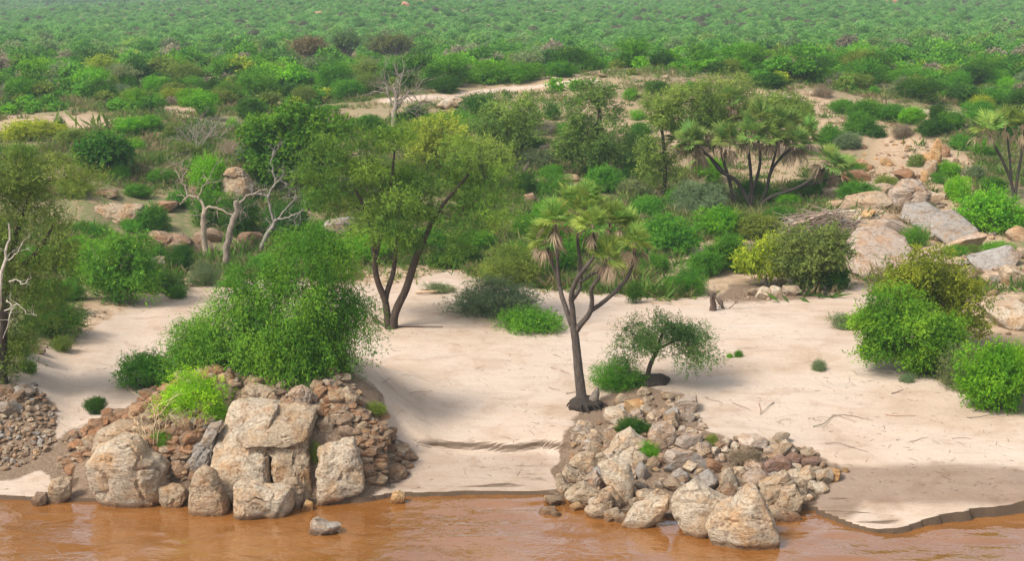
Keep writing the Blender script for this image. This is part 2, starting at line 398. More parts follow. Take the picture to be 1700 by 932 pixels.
def ground_material():
    m, nt = mat_new("ground_soil"); L = nt.links
    tc = nt.nodes.new("ShaderNodeTexCoord"); v = tc.outputs["Object"]
    mk = N(nt, "ShaderNodeAttribute", attribute_name="cover"); sep = nt.nodes.new("ShaderNodeSeparateColor"); L.new(mk.outputs["Color"], sep.inputs[0])
    sand_m, green_m, wet_m, rock_m = sep.outputs[0], sep.outputs[1], sep.outputs[2], mk.outputs["Alpha"]
    n_big = N(nt, "ShaderNodeTexNoise", Scale=0.22, Detail=6.0, Roughness=0.6); L.new(v, n_big.inputs["Vector"])
    n_mid = N(nt, "ShaderNodeTexNoise", Scale=1.9, Detail=7.0, Roughness=0.65); L.new(v, n_mid.inputs["Vector"])
    n_fine = N(nt, "ShaderNodeTexNoise", Scale=14.0, Detail=6.0, Roughness=0.7); L.new(v, n_fine.inputs["Vector"])
    mp = N(nt, "ShaderNodeMapping"); mp.inputs["Scale"].default_value = (0.35, 1.5, 1.0); mp.inputs["Rotation"].default_value = (0, 0, 0.25); L.new(v, mp.inputs[0])
    n_str = N(nt, "ShaderNodeTexNoise", Scale=1.1, Detail=7.0, Roughness=0.6, Distortion=0.8); L.new(mp.outputs[0], n_str.inputs["Vector"])
    sand = ramp(nt, n_big.outputs[0], [(0.32, (0.390, 0.292, 0.212)), (0.50, (0.452, 0.355, 0.278)), (0.62, (0.466, 0.376, 0.302)), (0.72, (0.476, 0.393, 0.325))])
    sand = mix(nt, 1.0, sand, ramp(nt, n_str.outputs[0], [(0.30, (0.88, 0.865, 0.85)), (0.46, (1, 1, 1)), (0.7, (1.04, 1.03, 1.02))]), 'MULTIPLY')
    sand = mix(nt, 1.0, sand, ramp(nt, n_fine.outputs[0], [(0.25, (0.82, 0.80, 0.78)), (0.5, (1, 1, 1)), (0.8, (1.06, 1.06, 1.06))]), 'MULTIPLY')
    n_lo = N(nt, "ShaderNodeTexNoise", Scale=0.55, Detail=5.0, Roughness=0.6, Distortion=0.7); L.new(v, n_lo.inputs["Vector"])
    sand = mix(nt, 1.0, sand, ramp(nt, n_lo.outputs[0], [(0.30, (0.84, 0.78, 0.72)), (0.47, (1, 1, 1)), (0.7, (1.03, 1.03, 1.03))]), 'MULTIPLY')
    sand = mix(nt, 1.0, sand, ramp(nt, n_mid.outputs[0], [(0.28, (0.90, 0.87, 0.84)), (0.42, (1, 1, 1))]), 'MULTIPLY')
    vs = N(nt, "ShaderNodeTexVoronoi", Scale=2.3); L.new(v, vs.inputs["Vector"])                     # scattered dark grit
    sand = mix(nt, math_n(nt, 'MULTIPLY', ramp(nt, vs.outputs["Distance"], [(0.035, (1, 1, 1)), (0.075, (0, 0, 0))]), math_n(nt, 'GREATER_THAN', n_mid.outputs[0], 0.55)), sand, (0.17, 0.12, 0.085))
    soil = ramp(nt, n_mid.outputs[0], [(0.3, (0.23, 0.15, 0.09)), (0.5, (0.36, 0.255, 0.165)), (0.68, (0.50, 0.38, 0.27))])
    grass = ramp(nt, n_mid.outputs[0], [(0.36, (0.045, 0.088, 0.018)), (0.45, (0.095, 0.140, 0.034)), (0.52, (0.165, 0.150, 0.062)), (0.60, (0.27, 0.185, 0.11)), (0.7, (0.19, 0.13, 0.08))])
    grass = mix(nt, ramp(nt, n_fine.outputs[0], [(0.4, (0, 0, 0)), (0.62, (.6, .6, .6))]), grass, (0.22, 0.17, 0.11))
    rubble = ramp(nt, n_fine.outputs[0], [(0.3, (0.08, 0.055, 0.038)), (0.5, (0.17, 0.115, 0.075)), (0.7, (0.30, 0.22, 0.155))])
    gm = math_n(nt, 'ADD', green_m, math_n(nt, 'MULTIPLY', math_n(nt, 'SUBTRACT', n_mid.outputs[0], 0.5), 1.6))
    c = mix(nt, ramp(nt, gm, [(0.32, (0, 0, 0)), (0.62, (1, 1, 1))]), soil, grass)
    sm = math_n(nt, 'ADD', sand_m, math_n(nt, 'MULTIPLY', math_n(nt, 'SUBTRACT', n_mid.outputs[0], 0.5), 0.6))
    c = mix(nt, ramp(nt, sm, [(0.38, (0, 0, 0)), (0.6, (1, 1, 1))]), c, sand)
    rm = math_n(nt, 'ADD', rock_m, math_n(nt, 'MULTIPLY', math_n(nt, 'SUBTRACT', n_mid.outputs[0], 0.5), 0.8))
    c = mix(nt, ramp(nt, rm, [(0.4, (0, 0, 0)), (0.6, (1, 1, 1))]), c, rubble)
    wm = math_n(nt, 'ADD', wet_m, math_n(nt, 'MULTIPLY', math_n(nt, 'SUBTRACT', n_str.outputs[0], 0.5), 0.7))
    wr = ramp(nt, wm, [(0.3, (0, 0, 0)), (0.75, (1, 1, 1))])
    c = mix(nt, math_n(nt, 'MULTIPLY', wr, 0.9), c, mix(nt, 1.0, c, (0.50, 0.445, 0.405), 'MULTIPLY'))
    # silt-wet rim at the waterline
    geo = nt.nodes.new("ShaderNodeNewGeometry"); sx = nt.nodes.new("ShaderNodeSeparateXYZ"); L.new(geo.outputs["Position"], sx.inputs[0])
    rim = ramp(nt, math_n(nt, 'ADD', sx.outputs[2], math_n(nt, 'MULTIPLY', math_n(nt, 'SUBTRACT', n_str.outputs[0], 0.45), -0.5)), [(0.0, (1, 1, 1)), (0.07, (1, 1, 1)), (0.11, (0, 0, 0))])
    c = mix(nt, math_n(nt, 'MULTIPLY', rim, 0.85), c, (0.085, 0.055, 0.034))
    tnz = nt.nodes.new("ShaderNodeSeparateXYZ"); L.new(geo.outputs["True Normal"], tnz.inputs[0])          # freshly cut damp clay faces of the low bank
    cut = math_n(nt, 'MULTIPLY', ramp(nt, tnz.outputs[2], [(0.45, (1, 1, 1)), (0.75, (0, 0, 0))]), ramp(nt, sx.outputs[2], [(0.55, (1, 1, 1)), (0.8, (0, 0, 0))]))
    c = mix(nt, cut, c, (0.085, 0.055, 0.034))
    p = N(nt, "ShaderNodeBsdfPrincipled", Roughness=0.9); p.inputs["Specular IOR Level"].default_value = 0.2
    L.new(c, p.inputs["Base Color"])
    hgt = math_n(nt, 'ADD', math_n(nt, 'MULTIPLY', n_mid.outputs[0], 1.0), math_n(nt, 'MULTIPLY', n_fine.outputs[0], 0.22))
    hgt = math_n(nt, 'ADD', hgt, math_n(nt, 'MULTIPLY', n_str.outputs[0], 0.22))
    vd = N(nt, "ShaderNodeTexVoronoi", Scale=1.7); L.new(v, vd.inputs["Vector"])
    dim = math_n(nt, 'MULTIPLY', ramp(nt, vd.outputs["Distance"], [(0.05, (1, 1, 1)), (0.22, (0, 0, 0))]), ramp(nt, n_big.outputs[0], [(0.46, (0, 0, 0)), (0.56, (1, 1, 1))]))
    hgt = math_n(nt, 'ADD', hgt, math_n(nt, 'MULTIPLY', dim, -0.55))
    b = N(nt, "ShaderNodeBump", Strength=0.6, Distance=0.11); L.new(hgt, b.inputs["Height"]); L.new(b.outputs[0], p.inputs["Normal"])
    out_surface(nt, p.outputs[0])
    return m
M_GROUND = ground_material()

def water_material():
    m, nt = mat_new("muddy_water"); L = nt.links
    tc = nt.nodes.new("ShaderNodeTexCoord"); v = tc.outputs["Object"]
    def stretched(sx, sy, rot, sc, det, dist):
        mp = N(nt, "ShaderNodeMapping"); mp.inputs["Scale"].default_value = (sx, sy, 1); mp.inputs["Rotation"].default_value = (0, 0, rot); L.new(v, mp.inputs[0])
        n = N(nt, "ShaderNodeTexNoise", Scale=sc, Detail=det, Roughness=0.55, Distortion=dist); L.new(mp.outputs[0], n.inputs["Vector"])
        return n.outputs[0]
    a = stretched(0.42, 0.62, 0.25, 0.55, 2.0, 0.6)
    b_ = stretched(0.8, 1.15, -0.3, 1.3, 3.0, 0.9)
    c_ = stretched(1.0, 1.3, 0.5, 4.2, 2.0, 0.4)
    col = ramp(nt, a, [(0.3, (0.185, 0.070, 0.014)), (0.7, (0.235, 0.098, 0.026))])
    p = N(nt, "ShaderNodeBsdfPrincipled", Roughness=0.03, IOR=2.3)
    L.new(col, p.inputs["Base Color"])
    h = math_n(nt, 'ADD', math_n(nt, 'MULTIPLY', a, 0.2), math_n(nt, 'ADD', math_n(nt, 'MULTIPLY', b_, 0.25), math_n(nt, 'MULTIPLY', c_, 0.10)))
    bp = N(nt, "ShaderNodeBump", Strength=1.0, Distance=0.14); L.new(h, bp.inputs["Height"]); L.new(bp.outputs[0], p.inputs["Normal"])
    out_surface(nt, p.outputs[0])
    return m
M_WATER = water_material()

# ------------------------------------------------------------------ the setting: terrain, river
def poly_soft(px, py, poly, soft):
    """soft inside-ness (0..1) of pixel-plane points in a polygon"""
    poly = np.asarray(poly, float)
    inside = np.zeros(px.shape, bool); dist = np.full(px.shape, 1e9)
    n = len(poly)
    for k in range(n):
        x0, y0 = poly[k]; x1, y1 = poly[(k + 1) % n]
        cond = ((y0 > py) != (y1 > py)) & (px < (x1 - x0) * (py - y0) / (y1 - y0 + 1e-12) + x0)
        inside ^= cond
        dx, dy = x1 - x0, y1 - y0
        t = np.clip(((px - x0) * dx + (py - y0) * dy) / (dx * dx + dy * dy + 1e-9), 0, 1)
        dist = np.minimum(dist, np.hypot(px - x0 - t * dx, py - y0 - t * dy))
    return np.clip(0.5 + np.where(inside, dist, -dist) / soft, 0, 1)

SAND = [(-300, 840), (-300, 800), (0, 792), (0, 760), (-60, 700), (-60, 640), (45, 615), (40, 600), (75, 575), (150, 545), (200, 520), (235, 492), (330, 474), (420, 462), (600, 470),
        (640, 472), (740, 452), (900, 478), (1080, 492), (1240, 494), (1300, 500), (1420, 480), (1462, 462), (1480, 478), (1430, 520), (1440, 560), (1520, 610), (1590, 650), (1690, 690), (1760, 720), (2300, 760), (2300, 900), (1400, 900), (-300, 900)]
ROCKY = [[(-200, 640), (30, 640), (100, 670), (95, 760), (40, 795), (-200, 800)],
         [(60, 775), (110, 720), (200, 690), (270, 625), (330, 585), (420, 600), (560, 600), (630, 655), (640, 720), (690, 760), (660, 800), (600, 840), (150, 850)],
         [(930, 720), (1000, 660), (1060, 640), (1150, 660), (1160, 720), (1300, 735), (1400, 780), (1340, 850), (1300, 900), (1000, 880), (920, 820)],
         [(1190, 500), (1220, 470), (1330, 470), (1380, 490), (1320, 500)]]
WET = [[(1325, 800), (1400, 776), (1560, 770), (1720, 778), (2300, 790), (2300, 850), (1720, 838), (1560, 836), (1440, 832), (1410, 858), (1380, 860), (1330, 860)]]
GREYSHELF = [(640, 762), (700, 752), (850, 750), (950, 756), (940, 830), (640, 834)]
BARE = [  # sparse, dry ground on the far bank
    [(480, 185), (640, 160), (760, 150), (900, 128), (1050, 112), (1180, 120), (1260, 135), (1420, 160), (1600, 182), (1640, 195), (1600, 215), (1480, 215), (1450, 250), (1440, 300), (1360, 300), (1250, 330), (1180, 330), (1050, 300), (930, 250), (880, 200), (740, 190), (700, 205), (560, 210)],
    [(0, 190), (180, 190), (205, 212), (120, 218), (0, 214)], [(270, 178), (330, 178), (330, 192), (270, 192)],
    [(1380, 330), (1500, 320), (1660, 340), (1680, 420), (1600, 440), (1620, 560), (1700, 560), (1700, 440), (1480, 450), (1400, 440)],
    [(1360, 330), (1390, 235), (1470, 215), (1540, 225), (1620, 265), (1620, 332)], [(250, 505), (420, 470), (400, 440), (330, 462)], [(560, 480), (600, 440), (780, 440), (780, 480)], [(1060, 478), (1090, 425), (1230, 380), (1260, 430), (1420, 455), (1470, 470), (1420, 490), (1200, 502)], [(110, 565), (140, 505), (250, 470), (330, 440), (355, 478), (230, 522)]]
ROAD = [[(620, 165), (760, 152), (900, 138), (1000, 130), (1000, 137), (900, 146), (760, 162), (640, 172)], [(1490, 178), (1620, 188), (1620, 194), (1490, 185)]]

def build_terrain():
    nr, nc = 780, 440
    s = np.linspace(0, 1, nr)
    ya = np.concatenate([[-320, -120, -40, 0, 20, 30], np.linspace(34, 42, 30), np.linspace(42.07, 52.5, 150), np.linspace(52.7, 100, 240), np.geomspace(100.25, 1800, nr - 426)])
    t = np.linspace(-1, 1, nc); t = np.sign(t) * (np.abs(t) * 0.62 + 0.38 * np.abs(t) ** 4)
    half = np.where(ya < 34, 60 + (34 - ya) * 0.9, 60 + (ya - 34) * 0.72)
    Y = np.repeat(ya[:, None], nc, 1); X = half[:, None] * t[None]
    Z = height(X.ravel(), Y.ravel()).reshape(X.shape)
    nearbank = sstep(18, -20, Y)                                  # the near bank under the camera
    Z = Z * (1 - nearbank) + nearbank * (13.5 + 0 * Y) 
    Z = np.where(Y < 20, np.minimum(Z, 13.5), Z)
    V = np.stack([X, Y, Z], -1).reshape(-1, 3)
    i = np.arange(nr - 1)[:, None] * nc + np.arange(nc - 1)[None]
    F = np.stack([i, i + 1, i + nc + 1, i + nc], -1).reshape(-1, 4)
    mb = MB(); mb.add(V, F)
    me = mb.mesh("ground", [M_GROUND], smooth=True)
    px, py = project(V[:, 0], V[:, 1], V[:, 2])
    wob = 14 * np.clip(60 / np.maximum(V[:, 1], 40), 0.2, 1.2)
    qx = px + wob * fbm(V[:, 0] / 1.5, V[:, 1] / 1.5, oct=3, seed=41); qy = py + 0.5 * wob * fbm(V[:, 0] / 1.5, V[:, 1] / 1.5, oct=3, seed=42)
    front = V[:, 1] > 30
    def P(poly, soft): return poly_soft(qx, qy, poly, soft) * front
    sand = P(SAND, 26)
    rock = np.max([P(p, 24) for p in ROCKY], 0)
    wet = np.max([P(p, 26) for p in WET], 0) + 0.30 * P(GREYSHELF, 14)
    wet = wet + .20 * sstep(.50, .18, V[:, 2]) * front * (V[:, 1] < 60)
    bare = np.max([P(p, 30) for p in BARE], 0)
    road = np.max([P(p, 4) for p in ROAD], 0)
    green = 0.78 - 0.62 * bare + 0.26 * P(BARE[0], 30) + 0.25 * fbm(V[:, 0] / 14, V[:, 1] / 14, oct=3, seed=61)
    green = green + 0.5 * sstep(300, 480, V[:, 1])
    sand = np.maximum(sand * (V[:, 1] < 110), road * 0.9)
    sand = np.maximum(sand, 0.34 * bare * (fbm(V[:, 0] / 5, V[:, 1] / 5, oct=3, seed=62) > 0.12))
    col = np.stack([sand, np.clip(green, 0, 1.4), np.clip(wet, 0, 1), rock], -1).astype(np.float32)
    a = me.attributes.new("cover", 'FLOAT_COLOR', 'POINT'); a.data.foreach_set("color", col.ravel())
    o = link("ground", me); o["kind"] = "structure"
    return o
build_terrain()

def build_water():
    x = np.concatenate([np.linspace(-90, -22.5, 30), np.linspace(-22, 22, 440), np.linspace(22.5, 90, 30)])
    y = np.concatenate([np.linspace(-12, 35, 24), np.linspace(35.2, 48.5, 200)])
    nx, ny = len(x), len(y)
    X, Y = np.meshgrid(x, y)
    wx = X + 1.1 * fbm(X / 3.0, Y / 3.0, oct=2, seed=51); wy = Y + .8 * fbm(X / 3.4, Y / 2.6, oct=2, seed=52)
    calm = sstep(-.25, .35, fbm(X / 6.0, Y / 2.4, oct=3, seed=53))          # ruffled and smoother patches of the current
    Z = (0.046 * vnoise(wx / 1.5, wy / .62, seed=54) + 0.013 * vnoise(wx / .7 + 9, wy / .30, seed=55)) * (.25 + .95 * calm) + .012 * vnoise(X / 5, Y / 2, seed=56)
    Z = Z * sstep(48.4, 46.5, Y)
    V = np.stack([X, Y, Z], -1).reshape(-1, 3)
    i = np.arange(ny - 1)[:, None] * nx + np.arange(nx - 1)[None]
    F = np.stack([i, i + 1, i + nx + 1, i + nx], -1).reshape(-1, 4)
    mb = MB(); mb.add(V, F)
    o = link("river_water", mb.mesh("river_water", [M_WATER], smooth=True)); o["kind"] = "structure"
build_water()

# ------------------------------------------------------------------ foliage, trees, palms, rocks: the shapes
def leaf_quads(mb, pos, d, ln, wd, rng, mat=0, tone=None, face=None):
    """one small pointed leaf (a diamond of two triangles) per row"""
    n = len(pos)
    nrm = rng.normal(size=(n, 3)) * .55 + (np.array([0, 0, 0.8]) if face is None else face + np.array([0, 0, .45]))   # blades turn to the light
    side = unit(np.cross(d, nrm))
    ln = np.broadcast_to(ln, (n,))[:, None]; wd = np.broadcast_to(wd, (n,))[:, None]
    V = np.stack([pos, pos + d * ln * .45 + side * wd * .5, pos + d * ln, pos + d * ln * .45 - side * wd * .5], 1).reshape(-1, 3)
    F = np.arange(n * 4).reshape(-1, 4)
    mb.add(V, F, mat, np.repeat(tone if tone is not None else rng.uniform(0.2, 0.8, n), 4))

def sprays(mb, C, out, rng, per=8, twig=0.4, droop=0.2, leaf=0.12, aspect=0.4, loose=0.6, mat=0, tone=None):
    """a leafy twig at each centre C, pointing along out"""
    n = len(C)
    t = unit(out + rng.normal(size=(n, 3)) * loose + np.array([0, 0, -droop]))
    s = rng.uniform(0.0, 1, (n, per))
    pos = C[:, None] + t[:, None] * s[..., None] * twig
    pos[..., 2] -= droop * 0.6 * twig * s * s
    pos = pos + rng.normal(size=pos.shape) * twig * 0.10
    d = unit(t[:, None] * 0.7 + rng.normal(size=pos.shape) * 0.75 + np.array([0, 0, -droop * .5]))
    tn = (rng.normal(0.5, 0.17, n) if tone is None else tone)[:, None] + rng.normal(0, .10, (n, per))
    m = n * per
    leaf_quads(mb, pos.reshape(m, 3), d.reshape(m, 3), leaf * rng.uniform(.65, 1.25, m), leaf * aspect * rng.uniform(.7, 1.2, m), rng, mat, np.clip(tn, 0, 1).ravel(), face=np.repeat(out, per, 0))

def lobes_points(lobes, n, rng, gap=2.2, thr=-0.12, shell=0.55, flat_bottom=None):
    """n points and outward directions spread over the shells of ellipsoid lobes, with gaps"""
    L = np.asarray(lobes, float)
    w = (L[:, 3] * L[:, 4] * L[:, 5]) ** (2 / 3.0); w /= w.sum()
    out_p, out_d, got = [], [], 0
    for _ in range(14):
        k = rng.choice(len(L), size=n, p=w)
        u = unit(rng.normal(size=(n, 3)))
        r = 1 - shell * rng.uniform(0, 1, n) ** 1.6
        bump = 1 + 0.22 * vnoise(u[:, 0] * 2.1 + k * 7.3, u[:, 1] * 2.1, u[:, 2] * 2.1, seed=12)
        p = L[k, :3] + u * L[k, 3:6] * (r * bump)[:, None]
        q = p / L[:, 3:6].mean() * gap
        ok = fbm(q[:, 0], q[:, 1], q[:, 2], oct=2, seed=int(rng.integers(1e6)) if got == 0 and _ == 0 else 5) > thr
        ok &= p[:, 2] > (0.04 if flat_bottom is None else flat_bottom)
        out_p.append(p[ok]); out_d.append(unit(u[ok] * np.array([1, 1, .8]) + np.array([0, 0, .35]))); got += int(ok.sum())
        if got >= n: break
    return np.concatenate(out_p)[:n], np.concatenate(out_d)[:n]

def clump_tone(P, scale, rng, lo=0.5):
    """leaf colour varies from sprig to sprig, with clumpy highlights and shadows painted in"""
    s = rng.uniform(0, 50)
    return np.clip(lo + 0.62 * fbm(P[:, 0] / scale + s, P[:, 1] / scale, P[:, 2] / scale, oct=2, seed=77) + rng.normal(0, .12, len(P)), 0, 1)  # tone contrast raised to stand in for lit and shaded clumps

def bush_lobes(rng, k, w=1.0, h=0.8, d=None):
    d = d or w * .85
    L = [(0, 0, h * .45, w * .36, d * .36, h * .45)]
    for i in range(k):
        a = i / k * 6.283 + rng.uniform(-.4, .4); rr = rng.uniform(.22, .34)
        s = rng.uniform(.16, .27)
        L.append((math.cos(a) * w * rr, math.sin(a) * d * rr, h * rng.uniform(.22, .68), w * s, d * s, h * s * 1.25))
    L.append((rng.uniform(-.1, .1) * w, 0, h * .78, w * .2, d * .2, h * .2))
    return L

def bush_meshes(seed, w, h, n, leaf, aspect=.45, droop=.15, per=8, twig=None, k=7, gap=2.2, thr=-.12, stems=7, loose=.6, lobes=None, d=None):
    """foliage mesh and stem mesh of a bush standing at the origin"""
    rng = np.random.default_rng(seed)
    L = lobes if lobes is not None else bush_lobes(rng, k, w, h, d)
    P, D = lobes_points(L, n // per, rng, gap=gap, thr=thr)
    mb = MB()
    sprays(mb, P, D, rng, per=per, twig=twig or leaf * 3.2, droop=droop, leaf=leaf, aspect=aspect, loose=loose, tone=clump_tone(P, w * .16, rng))
    fol = mb.mesh("foliage", [M_LEAF])
    sb = MB()
    LL = np.asarray(L)
    for i in range(stems):
        c = LL[rng.integers(len(LL)), :3] + rng.normal(size=3) * 0.06 * w
        b = np.array([rng.uniform(-.06, .06) * w, rng.uniform(-.06, .06) * w, -0.05])
        mid = b * .5 + c * .5 + np.array([rng.uniform(-.08, .08) * w, rng.uniform(-.08, .08) * w, -.05 * h])
        line, r = smooth_line([b, mid, c], [.016 * w, .011 * w, .004 * w], 3)
        tube(sb, line, r, 4, tone=.5, cap=False)
    return fol, sb.mesh("stem", [M_BARK], smooth=True)

def grow_branches(mb, trunks, targets, rng, tip=0.012, sides=5, lift=0.25, mat=0, start_frac=0.35):
    """trunks: list of (points, radii). Branches reach out from the trunks to every target point."""
    npos, nrad, nown, nt = [], [], [], []
    for ti, (pts, rad) in enumerate(trunks):
        tube(mb, pts, rad, 9, mat=mat, rough=.06, seed=ti)
        k0 = int(len(pts) * start_frac) if len(trunks) else 0
        for k in range(k0, len(pts)):
            npos.append(pts[k]); nrad.append(rad[k]); nown.append(-1); nt.append(ti)
    T = np.asarray(targets, float)
    NP = np.array(npos)
    dist = np.min(np.linalg.norm(T[:, None] - NP[None], axis=2), 1)
    br = []
    for i in np.argsort(dist):
        t = T[i]
        dv = t - NP
        dd = np.linalg.norm(dv, axis=1)
        cost = dd + 0.9 * np.maximum(0, -dv[:, 2]) + 0.15 * np.array([0 if o < 0 else 0.3 for o in nown])
        j = int(np.argmin(cost))
        p0 = NP[j]
        m1 = p0 + (t - p0) * .4 + rng.normal(size=3) * dd[j] * .09 + np.array([0, 0, -lift * .35 * dd[j]])
        m2 = p0 + (t - p0) * .75 + rng.normal(size=3) * dd[j] * .07 + np.array([0, 0, -lift * .15 * dd[j]])
        line = smooth_line([p0, m1, m2, t], None, 2)
        b = len(br)
        br.append([line, nown[j], 1, nrad[j] if nown[j] < 0 else None])
        NP = np.concatenate([NP, line[2:]]); nown += [b] * (len(line) - 2); nrad += [0] * (len(line) - 2)
    for b in range(len(br) - 1, -1, -1):
        o = br[b][1]
        while o >= 0:
            br[o][2] += 1; o = br[o][1]
    for b, (line, o, cnt, r0) in enumerate(br):
        r = tip * math.sqrt(cnt) * 1.25
        if r0 is not None: r = min(r, r0 * .8)
        tube(mb, line, np.linspace(r, tip * .55, len(line)), sides if r > .03 else 4, mat=mat, cap=False)

def trunk_from_px(pts_px, Y, base, dys, rad_px, sub=4):
    """trunk centre line traced in the photo, given depth offsets; returned relative to the tree's base"""
    P = []
    for (x, y), dy in zip(pts_px, dys):
        q = at_y(x, y, Y + dy); P.append([q[0] - base[0], Y + dy - base[1], q[2] - base[2]])
    s = mpp(Y, base[2] + 2)
    return smooth_line(P, [r * s for r in rad_px], sub)

def lobes_from_px(lobes_px, Y, base, depth=0.8):
    """(px, py, rx, ry[, dy metres]) in photo pixels -> ellipsoids relative to the base"""
    s = mpp(Y, base[2] + 3); out = []
    for l in lobes_px:
        dy = l[4] if len(l) > 4 else 0.0
        q = at_y(l[0], l[1], Y + dy)
        out.append((q[0] - base[0], Y + dy - base[1], q[2] - base[2], l[2] * s, l[2] * s * depth, l[3] * s))
    return out

def make_tree(name, label, cat, base_px, lobes_px, trunks_px, color, bark, seed, leaves=20000, leaf=.15, aspect=.3, droop=.15, per=10, clumps=90, twig=.5,
              clump_r=.55, tone_var=.18, depth=.8, gap=1.6, thr=-.1, group=None, loose=.7, tip=.012, Y=None, sag=0.0, shell=.7):
    rng = np.random.default_rng(seed)
    base = np.array(ground(*base_px)) if Y is None else np.array([at_y(*base_px, Y)[0], Y, float(height(np.array([at_y(*base_px, Y)[0]]), np.array([Y]))[0])])
    Y0 = base[1]
    root = tag(empty(name, base), label, cat, group)
    L = lobes_from_px(lobes_px, Y0, base, depth)
    C, D = lobes_points(L, clumps, rng, gap=gap, thr=-.3, shell=shell, flat_bottom=.3)
    tb = MB()
    trunks = []
    for (pts, dys, rad) in trunks_px:
        trunks.append(trunk_from_px(pts, Y0, base, dys, rad))
    grow_branches(tb, trunks, C, rng, tip=tip)
    link("trunk", tb.mesh("trunk", [M_BARK], smooth=True), root, color=bark)
    ns = leaves // per
    ctone = rng.normal(0, tone_var, len(C)) + .12 * vnoise(C[:, 0] / (clump_r * 3.5), C[:, 1] / (clump_r * 3.5), C[:, 2] / (clump_r * 3.5), seed=seed)
    k = rng.integers(0, len(C), ns)
    off = rng.normal(size=(ns, 3)) * np.array([1, 1, .62]) * clump_r * .55
    P = C[k] + off
    q = P / (clump_r * 1.6)
    ok = fbm(q[:, 0], q[:, 1], q[:, 2], oct=2, seed=seed) > thr - .1
    P = P[ok]; dv = unit(unit(off[ok]) * .7 + D[k[ok]] * .6)
    if sag: P[:, 2] -= sag * rng.uniform(0, 1, len(P)) ** 2
    fb = MB()
    sprays(fb, P, dv, rng, per=per, twig=twig, droop=droop, leaf=leaf, aspect=aspect, loose=loose, tone=np.clip(clump_tone(P, clump_r * 1.5, rng) + ctone[k[ok]], 0, 1))
    link("crown", fb.mesh("crown", [M_LEAF]), root, color=color)
    return root, base

def dead_limb(mb, p, d, length, r, depth, rng, wig=.28, up=.0, kids=(2, 3), shrink=.62):
    """a crooked bare branch with crooked side branches"""
    n = 6
    pts = [np.array(p, float)]; dd = unit(np.array(d, float))
    for i in range(n):
        dd = unit(dd + rng.normal(size=3) * wig + np.array([0, 0, up]))
        pts.append(pts[-1] + dd * length / n)
    rr = np.linspace(r, r * .45 if depth > 0 else r * .2, n + 1)
    tube(mb, pts, rr, 6 if r > .03 else 4, rough=.12, seed=int(rng.integers(1e6)))
    if depth <= 0: return
    for k in range(int(rng.integers(kids[0], kids[1] + 1))):
        i = int(rng.integers(2, n + 1))
        side = unit(rng.normal(size=3)); side[2] = side[2] * .7 + .15
        nd = unit(unit(pts[min(i, n)] - pts[i - 1]) * .8 + side * .9)
        dead_limb(mb, pts[i], nd, length * shrink * rng.uniform(.75, 1.2), max(rr[i] * .7, .008), depth - 1, rng, wig, up, kids, shrink)

# ---- palm fronds
def fan_frond(seed, dead=False):
    rng = np.random.default_rng(seed); mb = MB()
    pl = .42
    sag = -.05 if not dead else -.02
    tube(mb, smooth_line([(0, 0, 0), (pl * .5, 0, .03), (pl, 0, sag)], None, 2), [.022, .018, .016, .013, .012], 4, mat=0, tone=.75, cap=False)
    n = 26 if not dead else 9
    span = math.radians(122 if not dead else 27)
    for i in range(n):
        a = -span + 2 * span * i / (n - 1) + rng.uniform(-.06, .06)
        ln = (.66 - .18 * abs(a) / span) * rng.uniform(.85, 1.1) * (1.25 if dead else 1)
        w = .030 if not dead else .024
        o = np.array([pl + .02, 0, sag])
        lift = .18 * abs(math.sin(a)) + (rng.uniform(-.08, .08) if not dead else rng.uniform(-.25, .25))
        d = unit(np.array([math.cos(a), math.sin(a), lift]))
        s = unit(np.cross(d, [0, 0, 1]))
        up = np.cross(s, d)
        droop = .10 if not dead else .25
        m = o + d * ln * .5; tp = o + d * ln - np.array([0, 0, 1]) * ln * droop * rng.uniform(.4, 1.6)
        V = [o, m + s * w, m - up * w * .5, tp, m - s * w]
        tn = np.clip(rng.normal(.5, .16), 0, 1)
        mb.add(V, [[0, 1, 3, 2], [0, 2, 3, 4]], 0, tn)
    return mb.mesh("frond" if not dead else "dead_frond", [M_LEAF])
FAN = [fan_frond(k) for k in range(3)]
FAN_DEAD = [fan_frond(10 + k, True) for k in range(3)]

def palm_head(root, p, d, rng, size, ng=14, nd=6, green=(.245, .335, .065), dead=(.43, .33, .21)):
    up = Vector(unit(np.asarray(d, float) * .5 + np.array([0, 0, 1.0])))
    Q = up.to_track_quat('Z', 'Y').to_matrix().to_4x4()
    for k in range(ng + nd):
        isd = k >= ng
        az = k * 2.39996 + rng.uniform(-.3, .3)
        el = math.radians(rng.uniform(-14, 28) if k < ng * .5 else rng.uniform(28, 82)) if not isd else math.radians(-rng.uniform(28, 84))
        s = size * rng.uniform(.8, 1.15) * (1.08 if isd else 1)
        me = (FAN_DEAD if isd else FAN)[int(rng.integers(3))]
        o = bpy.data.objects.new("dead_frond" if isd else "frond", me); COL.objects.link(o)
        o.parent = root
        Mx = Matrix.Translation(Vector(p)) @ Q @ Matrix.Rotation(az, 4, 'Z') @ Matrix.Rotation(-el, 4, 'Y') @ Matrix.Rotation(rng.uniform(-.5, .5), 4, 'X') @ Matrix.Scale(s, 4)
        o.matrix_basis = Mx
        v = rng.uniform(.72, 1.25); c = dead if isd else green
        yl = 0 if isd else rng.uniform(-.32, .12)
        o.color = (c[0] * v * (1 + yl), c[1] * v, c[2] * v, 1)

# ---- rocks
def ico(sub):
    import bmesh
    bm = bmesh.new(); bmesh.ops.create_icosphere(bm, subdivisions=sub, radius=1.0)
    V = np.array([v.co[:] for v in bm.verts]); F = np.array([[v.index for v in f.verts] for f in bm.faces]); bm.free()
    return V, F
ICO = {k: ico(k) for k in (1, 2, 3, 4, 5, 6)}

